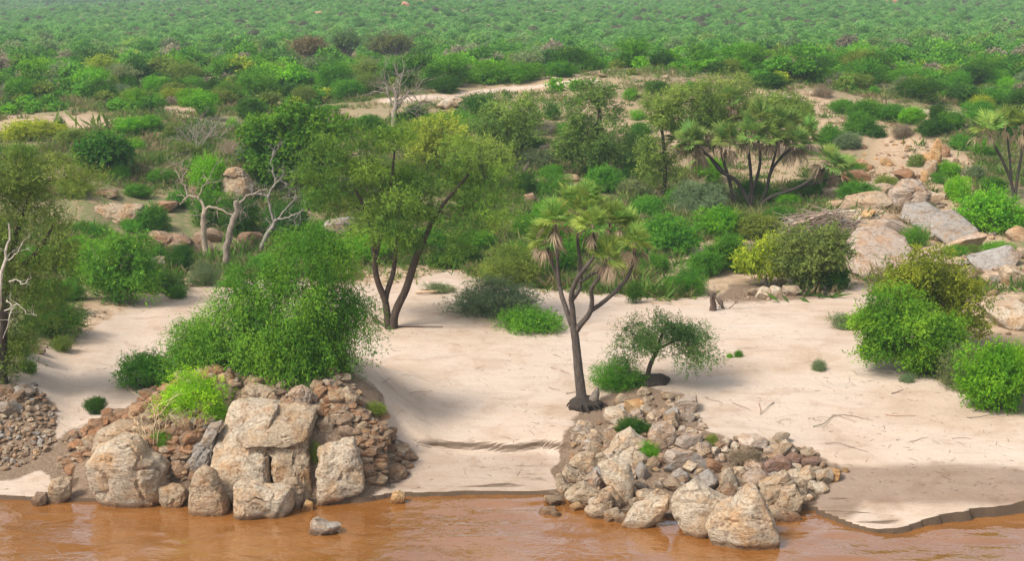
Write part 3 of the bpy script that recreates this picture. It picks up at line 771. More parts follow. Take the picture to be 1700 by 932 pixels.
def facet(V, rng, n, lo, hi, keep=.06):
    for _ in range(n):
        a = unit(rng.normal(size=3)); off = rng.uniform(lo, hi)
        h = V @ a - off
        V = V - np.where(h > 0, h * (1 - keep), 0)[:, None] * a
    return V

def rock_mesh(seed, sub=3, cuts=13, blocky=0.0, rough=.06):
    rng = np.random.default_rng(seed)
    V, F = ICO[sub]; V = V.copy()
    if blocky: V = np.sign(V) * np.abs(V) ** (1 - blocky)
    V = facet(V, rng, cuts, .5, .86)
    s = rng.uniform(0, 90)
    nrm = unit(V)
    V = V + nrm * (rough * fbm(V[:, 0] * 2.3 + s, V[:, 1] * 2.3, V[:, 2] * 2.3, oct=4, seed=4))[:, None]
    ext = V.max(0) - V.min(0)
    V = (V - (V.max(0) + V.min(0)) / 2) / ext                    # unit box, centred
    mb = MB(); mb.add(V, F)
    return mb.mesh("rock", [M_ROCK], smooth=True, sharp=26)
ROCKS = [rock_mesh(100 + k, 3, 10 + k % 5, blocky=.25 * (k % 3) / 2) for k in range(10)]
ROCKS_FINE = [rock_mesh(200 + k, 4, 9 + k % 6, blocky=.2 * (k % 3) / 2, rough=.09) for k in range(8)]

def hero_rock(poly_px, seed, depth=.8, lean=0.0, sub=5, foot=None, cuts=9, rough=.07, Y=None, strata=0.0, back=0.0, box=.62):
    """a boulder whose outline was traced in the photo; depth = thickness / width. Returns mesh and location."""
    rng = np.random.default_rng(seed)
    poly = np.array(poly_px, float)
    c0 = (poly.max(0) + poly.min(0)) / 2; poly = c0 + (poly - c0) * 1.05
    foot = foot or (poly[:, 0].mean(), poly[:, 1].max() - 1)
    g = ground(*foot) if Y is None else (0, Y, 0)
    w_m = (poly[:, 0].max() - poly[:, 0].min()) * mpp(g[1])
    D = depth * w_m / 2
    Yc = g[1] + D * .75 + back
    W = at_y(poly[:, 0], poly[:, 1], Yc)
    P2 = np.stack([W[:, 0], W[:, 2]], 1)
    # dense outline, polar about its centre
    Q = np.concatenate([P2[[k]] + (P2[[(k + 1) % len(P2)]] - P2[[k]]) * np.linspace(0, 1, 24, endpoint=False)[:, None] for k in range(len(P2))])
    c = (P2.max(0) + P2.min(0)) / 2
    a = np.arctan2(Q[:, 1] - c[1], Q[:, 0] - c[0]); r = np.hypot(*(Q - c).T)
    o = np.argsort(a); a, r = a[o], r[o]
    V, F = ICO[sub]
    ang = np.arctan2(V[:, 2], V[:, 0]); rho = np.hypot(V[:, 0], V[:, 2])
    R = np.interp(ang, np.concatenate([a - 2 * math.pi, a, a + 2 * math.pi]), np.concatenate([r, r, r]))
    f = rho ** box
    U = np.stack([np.cos(ang) * f, np.sign(V[:, 1]) * np.abs(V[:, 1]) ** .7, np.sin(ang) * f], 1)
    if cuts:
        for _ in range(cuts):
            n = unit(rng.normal(size=3) * np.array([.48, .8, .42]) + np.array([0, -.9, .22])); off = rng.uniform(.70, .93)
            h = U @ n - off
            U = U - np.where((h > 0), h * .85, 0)[:, None] * n * np.array([.55, 1, .55])
    X = U[:, 0] * R; Z = U[:, 2] * R; Yl = U[:, 1] * D + lean * Z
    s = rng.uniform(0, 99); q = 1.0 / max(w_m, .3)
    nd = unit(np.stack([X, Yl * .9, Z], 1))
    p = np.stack([X, Yl, Z], 1)
    amp = rough * (w_m + (P2[:, 1].max() - P2[:, 1].min())) / 2
    dsp = fbm(p[:, 0] * q * 3 + s, p[:, 1] * q * 3, p[:, 2] * q * 3, oct=5, seed=14)
    rid = 1 - np.clip(np.abs(fbm(p[:, 0] * q * 2.2 + s + 9, p[:, 1] * q * 2.2, p[:, 2] * q * 2.2, oct=3, seed=15)) / .055, 0, 1)
    lay = np.abs(((p[:, 2] * 2.6 + p[:, 0] * .5 + 1.2 * dsp) % 1) - .5) * 2
    p = p + nd * (amp * 1.35 * dsp - amp * .9 * rid - strata * amp * (lay < .25))[:, None]
    mb = MB(); mb.add(p, F)
    return mb.mesh("boulder", [M_ROCK], smooth=True, sharp=34), (c[0], Yc, c[1])

# ------------------------------------------------------------------ colours of things
GREENS = {'bright green': (0.118, 0.315, 0.013), 'mid green': (0.081, 0.229, 0.017), 'dark green': (0.041, 0.118, 0.011), 'yellow-green': (0.247, 0.315, 0.024), 'olive green': (0.149, 0.21, 0.032), 'grey-green': (0.165, 0.22, 0.09), 'grey-brown': (0.26, 0.215, 0.145), 'lime green': (0.18, 0.389, 0.013)}      # name in words: real leaf colour
STONES = {'pale': (.425, .350, .262), 'tan': (.355, .275, .19), 'rust-brown': (0.302, 0.176, 0.098), 'grey': (0.294, 0.265, 0.234), 'brown': (0.26, 0.181, 0.119), 'ochre': (0.462, 0.302, 0.149), 'dark red': (0.235, 0.151, 0.115), 'pinkish': (.365, .292, .232)}
BARK, BARK_DARK, BARK_GREY, BARK_WHITE = (.115, .085, .062), (.060, .046, .036), (.26, .22, .18), (.56, .50, .42)
THINGS = []       # (object, noun, px, py, w, h, colour word) waiting for a label of their own
LAND = {}         # landmark phrase -> photo position
def mark(phrase, x, y): LAND[phrase] = (x, y)

# ------------------------------------------------------------------ hero boulders, traced
def Zm(x0, y0, s, pts): return [(x0 + x / s, y0 + y / s) for x, y in pts]
zL = lambda pts: Zm(130, 640, 3.883, pts)
zM = lambda pts: Zm(340, 640, 3.883, pts)
zR = lambda pts: Zm(900, 680, 4.054, pts)
zE = lambda pts: Zm(1100, 680, 3.884, pts)
HERO = [
 (zL([(85,480),(140,420),(250,350),(370,345),(440,390),(470,430),(540,460),(590,545),(555,600),(560,660),(520,740),(440,800),(350,800),(190,745),(110,650),(80,560)]), "pale", "huge pale blocky boulder at the water below the dry stalks", .9, 5, dict(rough=.055)),
 (zL([(525,660),(600,640),(680,670),(705,720),(650,790),(560,795),(525,740)]), "tan", "small tan boulder in the water between huge pale boulder and upright block", .9, 4, {}),
 (zL([(725,660),(760,560),(810,530),(860,540),(890,570),(930,680),(970,790),(955,845),(725,845)]), "tan", "upright tapering tan block standing at the water before the outcrop", .8, 5, dict(rough=.045)),
 (zL([(720,480),(800,340),(850,260),(930,235),(890,330),(870,450),(820,560),(740,590)]), "grey", "narrow grey slab leaning against the tallest pale rock face", .8, 5, {}),
 (zL([(130,300),(250,245),(360,250),(420,310),(410,400),(300,420),(200,430),(110,420)]), "tan", "flat weathered rock just behind the huge pale blocky boulder", 1.0, 5, dict(foot=(195, 735))),
 (zM([(75,340),(150,170),(200,145),(330,150),(450,165),(440,260),(410,400),(420,440),(430,520),(445,650),(330,660),(200,690),(120,660),(60,560),(70,470)]), "pale", "tallest pale rock face in the middle of the outcrop", .8, 5, dict(lean=.55, foot=(405, 815), rough=.045, strata=.15)),
 (zM([(380,400),(365,230),(400,185),(560,165),(700,195),(665,330),(665,420),(690,560),(705,745),(640,750),(590,640),(500,660),(445,540),(450,440)]), "tan", "tall brown layered rock face beside the tallest pale face", .75, 5, dict(lean=.5, foot=(490, 818), rough=.05, strata=.35)),
 (zM([(190,200),(230,120),(420,130),(600,150),(720,200),(690,300),(560,330),(300,330)]), "tan", "broad weathered slab joining the tops of the two tall rock faces", .9, 5, dict(lean=.9, foot=(450, 716), rough=.05, strata=.2, back=-.75)),
 (zM([(200,640),(330,635),(430,660),(545,670),(555,800),(520,850),(440,860),(290,865),(205,825)]), "pale", "wide low pale boulder at the foot of the tallest rock face in the water", .85, 5, dict(rough=.07)),
 (zM([(490,640),(520,595),(590,600),(630,680),(620,800),(560,800),(545,690)]), "tan", "rounded tan block squeezed under the brown layered face", .8, 4, {}),
 (zM([(730,440),(800,400),(950,370),(1000,480),(1025,640),(980,700),(880,730),(770,755),(740,740),(730,560)]), "pale", "broad pale slab right of the dark vertical cleft", .75, 5, dict(lean=.35, strata=.3)),
 (zM([(730,380),(790,340),(860,350),(880,380),(830,450),(740,430)]), "brown", "brown layered block perched on top of the broad pale slab", .9, 4, dict(back=.7, strata=.3)),
 (zM([(620,815),(650,740),(700,760),(705,810)]), "ochre", "small ochre stone in the water under the dark cleft", .9, 3, {}),
 (zM([(235,150),(260,20),(320,-10),(460,30),(500,120),(430,200),(300,190)]), "tan", "cracked tan block crowning the outcrop under the big weeping shrub", .9, 5, dict(back=.3)),
 (zM([(520,140),(560,30),(620,5),(690,50),(685,130),(560,170)]), "pinkish", "pinkish grey rock beside the cracked block below the weeping shrub", .9, 5, {}),
 (zM([(590,195),(640,120),(740,130),(775,180),(700,215)]), "tan", "flat tan rock lying above the brown layered face", 1.0, 4, {}),
 (zM([(720,240),(790,205),(830,240),(825,310),(740,310)]), "tan", "smooth tan rock above the broad pale slab", 1.0, 4, {}),
 (zM([(850,40),(920,10),(985,80),(965,150),(880,130)]), "tan", "rough tan rock at the sand edge of the outcrop top", .9, 4, {}),
 (zM([(1105,370),(1130,300),(1190,300),(1195,370),(1150,400)]), "ochre", "upright orange stone at the sand side of the stony slope", .7, 4, {}),
 (zM([(1150,420),(1230,370),(1320,400),(1310,440),(1220,460)]), "pale", "flat pale slab half sunk in the sand by the stony slope", 1.2, 4, {}),
 (zM([(1100,540),(1180,500),(1300,540),(1305,590),(1230,620),(1130,590)]), "brown", "long brown rock at the bottom of the stony slope by the sand shelf", .8, 4, {}),
 (zR([(145,580),(210,520),(280,505),(375,555),(380,600),(300,660),(210,630)]), "tan", "loaf-shaped tan boulder at the water on the river side of the stacked pair", .8, 5, {}),
 (zR([(170,360),(260,300),(350,310),(380,380),(320,440),(240,420)]), "tan", "upper boulder of the stacked pair at the edge of the boulder heap", .9, 5, {}),
 (zR([(135,430),(160,385),(290,450),(310,490),(215,525),(150,490)]), "tan", "lower boulder of the stacked pair at the edge of the boulder heap", .9, 5, {}),
 (zR([(95,450),(130,430),(165,500),(205,520),(140,575),(100,540)]), "tan", "narrow tan boulder at the outer edge beside the stacked pair", .9, 4, {}),
 (zR([(290,675),(390,570),(450,570),(488,630),(470,680),(380,740),(310,710)]), "tan", "slanting tan boulder at the water beside a thin split slab", .8, 5, {}),
 (zR([(430,540),(460,520),(510,570),(532,615),(520,680),(480,640)]), "tan", "thin slab split off below the tall central boulder", .8, 4, {}),
 (zR([(300,500),(365,415),(420,480),(400,540),(330,550)]), "pinkish", "wedge of pinkish rock left of the tall central boulder", .9, 4, {}),
 (zR([(340,310),(400,295),(480,350),(440,390),(370,390)]), "tan", "tan block between stacked pair and tall central boulder", .9, 4, {}),
 (zR([(380,390),(480,355),(590,380),(632,490),(605,610),(545,645),(490,540),(420,480)]), "pale", "tall pale central boulder of the heap with a smooth sloping face", .75, 5, dict(lean=.4, rough=.04, foot=(1035, 836))),
 (zR([(405,290),(520,195),(600,160),(640,200),(700,230),(650,280),(620,380),(540,370),(470,350)]), "pale", "long pale slab above the tall central boulder beside the grassy tuft", .8, 5, dict(lean=.5, foot=(1035, 770))),
 (zR([(530,765),(620,650),(730,610),(860,590),(870,650),(800,730),(690,790),(580,800)]), "pale", "long wedge-shaped pale boulder pointing into the water", .6, 5, dict(rough=.05)),
 (zE([(70,600),(100,545),(220,470),(330,540),(440,590),(410,650),(320,760),(250,830),(190,815),(130,780),(80,690)]), "pale", "big pale rounded boulder standing in the water behind the pointed one", .85, 5, dict(rough=.04, cuts=11)),
 (zE([(285,750),(360,640),(480,590),(560,510),(600,510),(650,600),(700,680),(745,810),(725,890),(640,905),(400,905),(315,860)]), "pale", "big pointed pale boulder in the river, nearest to the viewer", .85, 5, dict(rough=.04, cuts=11)),
 (zE([(620,490),(690,450),(790,400),(850,480),(790,490),(750,540),(730,620),(660,620),(640,550)]), "tan", "cracked tan boulder, bigger piece, behind the pointed boulder", .9, 5, {}),
 (zE([(728,620),(770,520),(850,490),(892,560),(880,650),(820,668),(760,650)]), "tan", "smaller piece split from the cracked tan boulder", .9, 5, {}),
 (zE([(850,460),(900,445),(932,490),(920,575),(892,590),(855,500)]), "tan", "back piece of the cracked tan boulder next to the wet sand", .9, 4, {}),
 (zE([(690,665),(780,650),(895,685),(890,735),(790,735),(710,705)]), "brown", "flat brown rock lying in the still pool by the wet sand", .8, 4, {}),
 ([(1078, 725), (1085, 706), (1105, 702), (1120, 712), (1121, 735), (1105, 746), (1085, 740)], "pinkish", "round pinkish boulder behind the dark green leafy plant", .95, 5, dict(cuts=5)),
 ([(80, 820), (86, 800), (100, 792), (118, 797), (117, 820), (104, 838), (84, 838)], "tan", "lone tan stone standing at the water with a smaller one", .8, 4, {}),
 ([(52, 832), (60, 818), (76, 820), (78, 838), (62, 842)], "brown", "small brown stone beside the lone tan stone at the water", .8, 4, {}),
 ([(512, 885), (516, 868), (526, 862), (545, 870), (566, 872), (560, 884), (530, 890)], "grey", "dark grey rock just breaking the river surface", .7, 4, {}),
 ([(648, 830), (652, 818), (662, 815), (671, 820), (672, 834), (655, 838)], "ochre", "lone ochre stone in the shallow water off the sand shelf", .8, 4, {}),
 ([(365, 318), (370, 298), (385, 288), (408, 291), (420, 308), (416, 332), (395, 336), (375, 332)], "tan", "big round boulder carrying a smaller cap stone on the far bank", .9, 5, dict(cuts=4, foot=(393, 338))),
 ([(372, 290), (378, 280), (392, 277), (405, 283), (408, 291), (390, 295)], "tan", "flat cap stone balanced on the big round boulder", .9, 4, dict(cuts=4, foot=(393, 338))),
 ([(155, 370), (158, 345), (180, 337), (215, 335), (238, 340), (242, 360), (225, 376), (190, 374)], "tan", "long stained rock ledge on the slope above the spreading weeping bush", .6, 5, dict(strata=.4, foot=(198, 372))),
 ([(155, 322), (165, 314), (190, 316), (196, 324), (185, 329), (160, 328)], "brown", "thin dark ledge above the long stained rock ledge", .9, 4, {}),
 ([(238, 415), (245, 392), (270, 385), (300, 390), (318, 402), (305, 415), (275, 420), (258, 440)], "brown", "broken brown ledge above the grass under the dead white trees", .7, 4, dict(strata=.3, foot=(275, 428))),
 ([(1470, 345), (1480, 315), (1500, 300), (1530, 302), (1545, 318), (1538, 345), (1500, 350)], "pinkish", "steep pinkish white rock face on the hillside below the stacked red rocks", .6, 5, dict(strata=.3)),
 ([(1395, 440), (1405, 412), (1440, 392), (1480, 384), (1510, 400), (1515, 430), (1470, 448), (1420, 450)], "pinkish", "great smooth grey-pink bedrock slab below the driftwood heap", .55, 5, dict(rough=.03, cuts=2, lean=2.3, strata=.15)),
 ([(1495, 362), (1510, 345), (1550, 342), (1570, 356), (1560, 372), (1520, 374)], "grey", "smooth grey bedrock hump above the great slab", .55, 5, dict(rough=.03, cuts=2, lean=2.3, strata=.15)),
 ([(1545, 385), (1560, 362), (1600, 358), (1620, 380), (1605, 402), (1565, 402)], "grey", "grey bedrock hump beside the bright bush on the far bank", .55, 5, dict(rough=.03, cuts=2, lean=2.3, strata=.15)),
 ([(1640, 520), (1655, 505), (1690, 500), (1715, 515), (1710, 545), (1665, 548)], "pale", "low pale bedrock sheet behind the round bush on the sand edge", 1.6, 4, dict(rough=.03, cuts=2)),
 ([(1420, 395), (1428, 375), (1450, 368), (1468, 378), (1462, 396), (1440, 402)], "tan", "angular tan boulder right against the driftwood heap", .9, 4, {}),
 ([(1545, 270), (1548, 245), (1556, 230), (1563, 235), (1562, 270), (1555, 285)], "ochre", "tallest upright orange rock of the stack on the hillside", .9, 4, {}),
 ([(1562, 262), (1566, 240), (1576, 245), (1578, 262)], "rust-brown", "dark upright rock behind the tallest orange rock", .9, 3, {}),
 ([(1525, 270), (1530, 255), (1548, 252), (1552, 268), (1540, 276)], "ochre", "squat orange rock beside the tallest orange rock", .9, 3, {}),
 ([(1530, 290), (1538, 268), (1556, 266), (1552, 284), (1540, 294)], "tan", "slanting tan rock below the stacked orange rocks", .9, 3, {}),
 ([(1528, 302), (1530, 282), (1540, 284), (1540, 304)], "ochre", "narrow orange rock at the bottom of the stacked rocks", .9, 3, {}),
 ([(725, 175), (735, 165), (755, 160), (772, 166), (770, 176), (745, 180)], "pale", "pale rock bank under the dirt road, the nearer to the dead tree", .8, 4, {}),
 ([(772, 174), (780, 162), (795, 160), (802, 168), (795, 178)], "pale", "smaller pale rock beside the bank under the dirt road", .8, 4, {}),
 ([(888, 256), (896, 242), (915, 240), (922, 250), (910, 260)], "pale", "pale rock lying on the slope left of the layered acacia", .8, 4, {}),
 ([(893, 305), (897, 294), (906, 292), (908, 306)], "ochre", "orange rock in the bushes above the hero palm", .8, 3, {}),
 ([(932, 298), (940, 290), (958, 290), (962, 300), (945, 304)], "tan", "tan rock above the crown of the palm", .8, 3, {}),
 ([(862, 336), (870, 324), (885, 320), (892, 330), (880, 338)], "brown", "dark jagged rock in the grass beyond the olive bush", .8, 3, {}),
]
HERO_FIX = {"orange rock in the bushes above the hero palm": "orange rock among bushes above the branching palm on the sand"}
for k, (poly, tone, label, depth, sub, kw) in enumerate(HERO):
    me, loc = hero_rock(poly, 500 + k, depth=depth, sub=sub, **kw)
    o = link("boulder", me, loc=loc, color=STONES[tone])
    tag(o, HERO_FIX.get(label, label), "boulder", "boulders and rock faces")

# ------------------------------------------------------------------ smaller stones: list, then fill
STONE_LIST = [
 (100,300,52,14,"brown"),(152,424,52,18,"tan"),(232,428,60,22,"brown"),(322,424,52,28,"brown"),(350,402,46,24,"brown"),(270,348,44,14,"brown"),(420,408,44,24,"brown"),(572,388,62,26,"grey"),(905,368,40,16,"tan"),(1140,352,40,16,"tan"),
 (1420,302,42,22,"rust-brown"),(1462,322,42,18,"tan"),(1402,347,52,16,"tan"),(1482,388,52,24,"pinkish"),(1532,338,52,18,"tan"),(1442,342,62,20,"tan"),(1602,412,62,20,"pinkish"),(1652,442,72,18,"grey"),(1562,442,62,18,"pinkish"),(1590,472,56,16,"brown"),(1682,472,44,30,"tan"),(1535,470,40,14,"grey"),(1690,400,36,24,"tan"),(1500,300,36,20,"rust-brown"),(1590,318,36,16,"tan"),  # px, foot py, w, h, colour
 (1027,703,44,25,"pale"),(1143,742,44,22,"pinkish"),(1128,776,46,34,"pinkish"),(990,737,28,21,"pale"),(1017,741,28,27,"tan"),(986,756,25,28,"tan"),(958,848,22,14,"ochre"),(1015,866,23,24,"tan"),
 (1030,867,19,19,"tan"),(1055,845,20,20,"tan"),(1075,834,34,25,"tan"),(1064,811,18,16,"pale"),(1081,780,23,20,"tan"),(1066,797,20,31,"grey"),(1112,786,17,16,"grey"),(1127,803,31,25,"grey"),(1098,836,32,25,"tan"),
 (1122,814,36,18,"tan"),(918,838,28,15,"tan"),(908,853,26,10,"tan"),(924,859,16,9,"tan"),(955,724,18,13,"tan"),(974,726,15,15,"pinkish"),(970,713,24,13,"pale"),(1155,780,22,33,"grey"),
 (1172,813,37,35,"grey"),(1210,817,31,42,"pale"),(1256,809,43,33,"pinkish"),(1255,784,37,18,"pinkish"),(1291,788,41,35,"dark red"),(1248,746,42,23,"pinkish"),(1294,736,36,16,"tan"),(1292,756,46,20,"tan"),
 (1318,771,25,19,"dark red"),(1346,777,34,17,"dark red"),(1384,798,20,21,"ochre"),(1404,784,10,7,"ochre"),(1367,803,27,25,"pale"),(1363,817,29,16,"pale"),(1340,807,29,29,"tan"),(1186,784,25,21,"rust-brown"),
 (1168,760,19,16,"tan"),(1152,749,18,10,"tan"),(1283,857,29,15,"tan"),(1105,690,24,12,"tan"),(1140,682,34,24,"pinkish"),(1051,685,26,22,"ochre"),(1035,683,24,12,"pale"),(1070,690,20,18,"pale"),(1088,695,20,14,"pinkish"),
 (1074,675,13,12,"pale"),(1120,690,16,8,"pale"),(1230,735,20,9,"tan"),(1320,752,18,9,"tan"),(1062,705,18,12,"pinkish"),(1218,760,16,10,"tan"),(1200,742,16,10,"pinkish"),
 (142,746,21,18,"rust-brown"),(163,714,29,18,"rust-brown"),(205,700,26,20,"rust-brown"),(232,694,30,24,"rust-brown"),(120,775,22,16,"rust-brown"),(181,695,24,16,"rust-brown"),(240,668,20,12,"rust-brown"),(268,672,26,14,"rust-brown"),
 (308,735,26,20,"brown"),(290,722,20,16,"brown"),(315,720,16,22,"brown"),(300,760,30,18,"brown"),(300,790,22,26,"brown"),(330,755,18,16,"grey"),(378,800,18,26,"brown"),(372,655,24,22,"pinkish"),(383,640,18,30,"brown"),
 (358,620,26,14,"rust-brown"),(335,600,28,20,"rust-brown"),(345,625,24,12,"rust-brown"),(362,604,18,14,"tan"),(466,650,16,16,"tan"),(420,640,30,18,"tan"),(528,648,22,18,"tan"),(545,620,24,14,"tan"),
 (560,668,26,18,"tan"),(631,803,23,13,"tan"),(612,790,26,12,"brown"),(600,715,20,14,"tan"),(618,755,26,16,"brown"),(640,765,26,14,"brown"),(660,742,22,8,"brown"),(588,702,22,12,"tan"),(575,725,26,14,"brown"),(520,665,16,12,"pinkish"),
 (1267,498,22,22,"pale"),(1290,488,22,12,"pale"),(1315,490,26,14,"pale"),(1248,492,14,14,"pale"),(1300,475,18,12,"tan"),(1328,480,20,16,"tan"),(1340,470,16,18,"brown"),(1360,478,14,14,"brown"),
 (1385,270,22,14,"tan"),(1425,280,26,16,"rust-brown"),(1442,285,14,12,"rust-brown"),(1395,283,14,9,"ochre"),(1470,275,20,12,"ochre"),(1500,262,14,10,"tan"),(1480,300,20,12,"tan"),(1460,385,22,18,"brown"),(1480,372,30,16,"tan"),(1440,362,24,14,"ochre"),
 (1510,335,26,12,"pale"),(1560,330,20,10,"tan"),(1600,345,24,12,"tan"),(1640,350,22,10,"pinkish"),(1690,470,30,26,"brown"),(1655,470,22,10,"grey"),(1620,455,20,10,"brown"),(1600,440,18,8,"grey"),(1648,490,20,8,"brown"),(1698,430,20,22,"tan"),
 (1585,425,18,9,"grey"),(1560,420,18,9,"pinkish"),(1640,435,20,9,"tan"),(1625,560,16,8,"brown"),(1640,580,20,10,"rust-brown"),(900,358,16,10,"tan"),(1130,360,22,12,"tan"),(130,290,40,14,"brown"),(330,322,30,14,"brown"),(205,205,24,9,"pale"),(265,395,30,10,"tan"),
 (260,445,26,16,"grey"),(318,425,34,18,"brown"),(345,400,30,16,"brown"),(505,452,24,14,"tan"),(130,525,24,16,"tan"),(60,585,26,12,"brown"),(98,560,16,12,"ochre"),(40,655,30,14,"grey"),(18,690,34,26,"grey"),(30,665,22,16,"brown"),(10,655,26,18,"brown"),
 (480,190,16,7,"pale"),(660,170,14,7,"pale"),(705,172,18,9,"pale"),(870,135,18,7,"pale"),(925,135,16,7,"pale"),(958,140,22,9,"pale"),(1000,128,16,6,"tan"),(1105,130,14,6,"pale"),(1020,185,22,12,"tan"),(1305,165,14,6,"pale"),(1350,158,12,6,"pale"),(700,6,18,8,"rust-brown"),(1482,6,26,12,"rust-brown"),(675,12,16,9,"rust-brown"),(530,26,16,8,"rust-brown"),
]
FILL = [  # polygon, how many, size range px, flatness, colours
 ([(100,795),(120,720),(200,685),(330,600),(370,640),(345,700),(320,730),(310,800),(280,800),(200,720),(150,760)], 560, (8, 33), .48, ["rust-brown", "rust-brown", "brown", "tan"]),
 ([(0,640),(60,640),(95,690),(90,740),(40,780),(-20,785)], 420, (5, 16), .6, ["grey", "brown", "brown", "tan"]),
 ([(560,640),(610,680),(650,735),(690,755),(670,800),(610,805),(605,750),(590,730),(530,690),(530,650)], 380, (8, 30), .48, ["tan", "brown", "brown", "rust-brown"]),
 ([(300,590),(420,600),(560,600),(600,660),(540,685),(400,690),(340,640)], 190, (9, 30), .55, ["tan", "brown", "pinkish"]),
 ([(270,700),(340,690),(345,760),(320,800),(290,800),(285,760)], 120, (6, 18), .7, ["brown", "brown", "grey"]),
 ([(930,800),(960,720),(1010,690),(1060,650),(1140,660),(1180,735),(1330,740),(1380,780),(1340,845),(1240,830),(1150,810),(1060,850),(980,850)], 430, (9, 30), .74, ["tan", "tan", "grey", "pale", "pinkish", "brown"]),
 ([(1195,500),(1240,480),(1370,470),(1380,488),(1300,500)], 60, (4, 11), .7, ["tan", "pale", "brown"]),
 ([(1390,380),(1480,340),(1640,340),(1690,400),(1600,450),(1640,560),(1700,560),(1700,440),(1500,440),(1390,420)], 330, (4, 13), .55, ["tan", "grey", "brown", "pinkish"]),
 ([(1370,300),(1400,240),(1530,230),(1600,280),(1600,330),(1480,340)], 110, (4, 12), .7, ["tan", "rust-brown", "ochre", "brown"]),
 ([(700,195),(760,160),(900,140),(1100,130),(1250,180),(1150,290),(1000,250),(880,190)], 130, (3, 8), .6, ["pale", "tan"]),
 ([(120,560),(50,600),(100,500),(150,510),(240,470),(320,440),(340,470),(240,500),(150,540)], 60, (4, 10), .6, ["tan", "brown"]),
]
def in_poly(x, y, poly):
    poly = np.asarray(poly, float); ins = np.zeros(np.shape(x), bool); n = len(poly)
    for k in range(n):
        x0, y0 = poly[k]; x1, y1 = poly[(k + 1) % n]
        ins ^= ((y0 > y) != (y1 > y)) & (x < (x1 - x0) * (y - y0) / (y1 - y0 + 1e-12) + x0)
    return ins
rs = np.random.default_rng(77)
stones = [(x, y, w, h, c, True) for (x, y, w, h, c) in STONE_LIST]
for poly, n, (lo, hi), flat, cols in FILL:
    P = np.asarray(poly, float); got = 0
    while got < n:
        x = rs.uniform(P[:, 0].min(), P[:, 0].max()); y = rs.uniform(P[:, 1].min(), P[:, 1].max())
        if not in_poly(np.array([x]), np.array([y]), poly)[0]: continue
        w = lo + (hi - lo) * rs.uniform() ** 2.0
        stones.append((x, y, w, w * flat * rs.uniform(.7, 1.3), cols[int(rs.integers(len(cols)))], False)); got += 1
stones.sort(key=lambda s: -(s[2] * s[3]) - (1e6 if s[5] else 0))
RUB = {}
for k, (x, y, w, h, c, listed) in enumerate(stones):
    g = ground(x, y - h * .1); s = mpp(g[1], g[2])
    rz, ry, rx = rs.uniform(0, 6.28), rs.uniform(-.35, .35), rs.uniform(-.35, .35)
    if listed: w, h = w * 1.2, h * 1.2
    W, H = w * s, h * s * 1.12
    Dp = W * rs.uniform(.7, 1.05)
    v = rs.uniform(.8, 1.2); cc = tuple(q * v for q in STONES[c])
    if k < 300:
        me = ROCKS_FINE[int(rs.integers(len(ROCKS_FINE)))] if w > 22 else ROCKS[int(rs.integers(len(ROCKS)))]
        o = link("stone" if w < 26 else "boulder", me, loc=(g[0], g[1], g[2] + H * .2), color=cc)
        flip = rs.integers(2)
        o.rotation_euler = (rx, ry, flip * math.pi + rs.uniform(-.5, .5)); o.scale = (W, Dp, H)
        THINGS.append((o, "stone" if w < 26 else "boulder", x, y - h / 2, w, h, c))
    else:
        V, F = ICO[2 if w > 8 else 1]
        V = facet(V.copy(), rs, 7, .45, .8) * np.array([W, Dp, H]) * .55
        a, b = math.cos(rz), math.sin(rz)
        V = np.stack([V[:, 0] * a - V[:, 1] * b, V[:, 0] * b + V[:, 1] * a, V[:, 2]], 1) + np.array([g[0], g[1], g[2] + H * .2])
        RUB.setdefault(c, MB()).add(V, F, 0, .5 * v * rs.uniform(.7, 1.25))
for c, m_ in RUB.items():
    o = link("rubble", m_.mesh("rubble", [M_ROCK], smooth=True, sharp=24), color=STONES[c]); o["kind"] = "stuff"

# ------------------------------------------------------------------ trees traced in the photo
mark("the twin-trunked tree", 650, 480)
make_tree("tree", "large open-crowned tree with two dark leaning trunks standing on the sand", "tree", (648, 546),
  [(560,285,62,52,.3),(600,245,58,38,-.4),(652,228,40,26,.5),(525,262,32,30,0),(635,310,50,42,.8),(585,345,48,30,-.6),(650,355,52,40,-1.0),(662,402,38,30,-.6),(735,330,70,44,.2),(795,285,55,44,.6),(755,255,46,34,0),(785,365,60,36,-.4),(730,392,44,24,-.9),(830,320,28,40,.3)],
  [([(645,547),(640,503),(625,460),(619,400),(612,360),(590,315)], [0,0,-.1,-.2,-.3,-.4], [6.5,5.6,5,4.6,4,2.2]),
   ([(647,544),(640,499),(653,452),(657,413),(668,372)], [0,.1,.3,.4,.5], [6,5,4,3.5,2]),
   ([(653,545),(656,520),(675,478),(687,439),(699,410),(728,350),(778,290)], [0,0,.1,.2,.3,.3,.4], [7.5,6.8,6.4,6.2,5.4,3.4,1.8]),
   ([(622,430),(640,360),(650,300),(655,250)], [-.2,.2,.5,.5], [4,3.5,2.5,1.5])],
  (.112, .208, .026), (.062, .045, .034), 11, leaves=70000, leaf=.18, aspect=.26, droop=.22, per=11, clumps=84, twig=.5, clump_r=.66, thr=-.02, tone_var=.24, shell=.5)
mark("the tree at the frame edge with fine olive leaves", 40, 420)
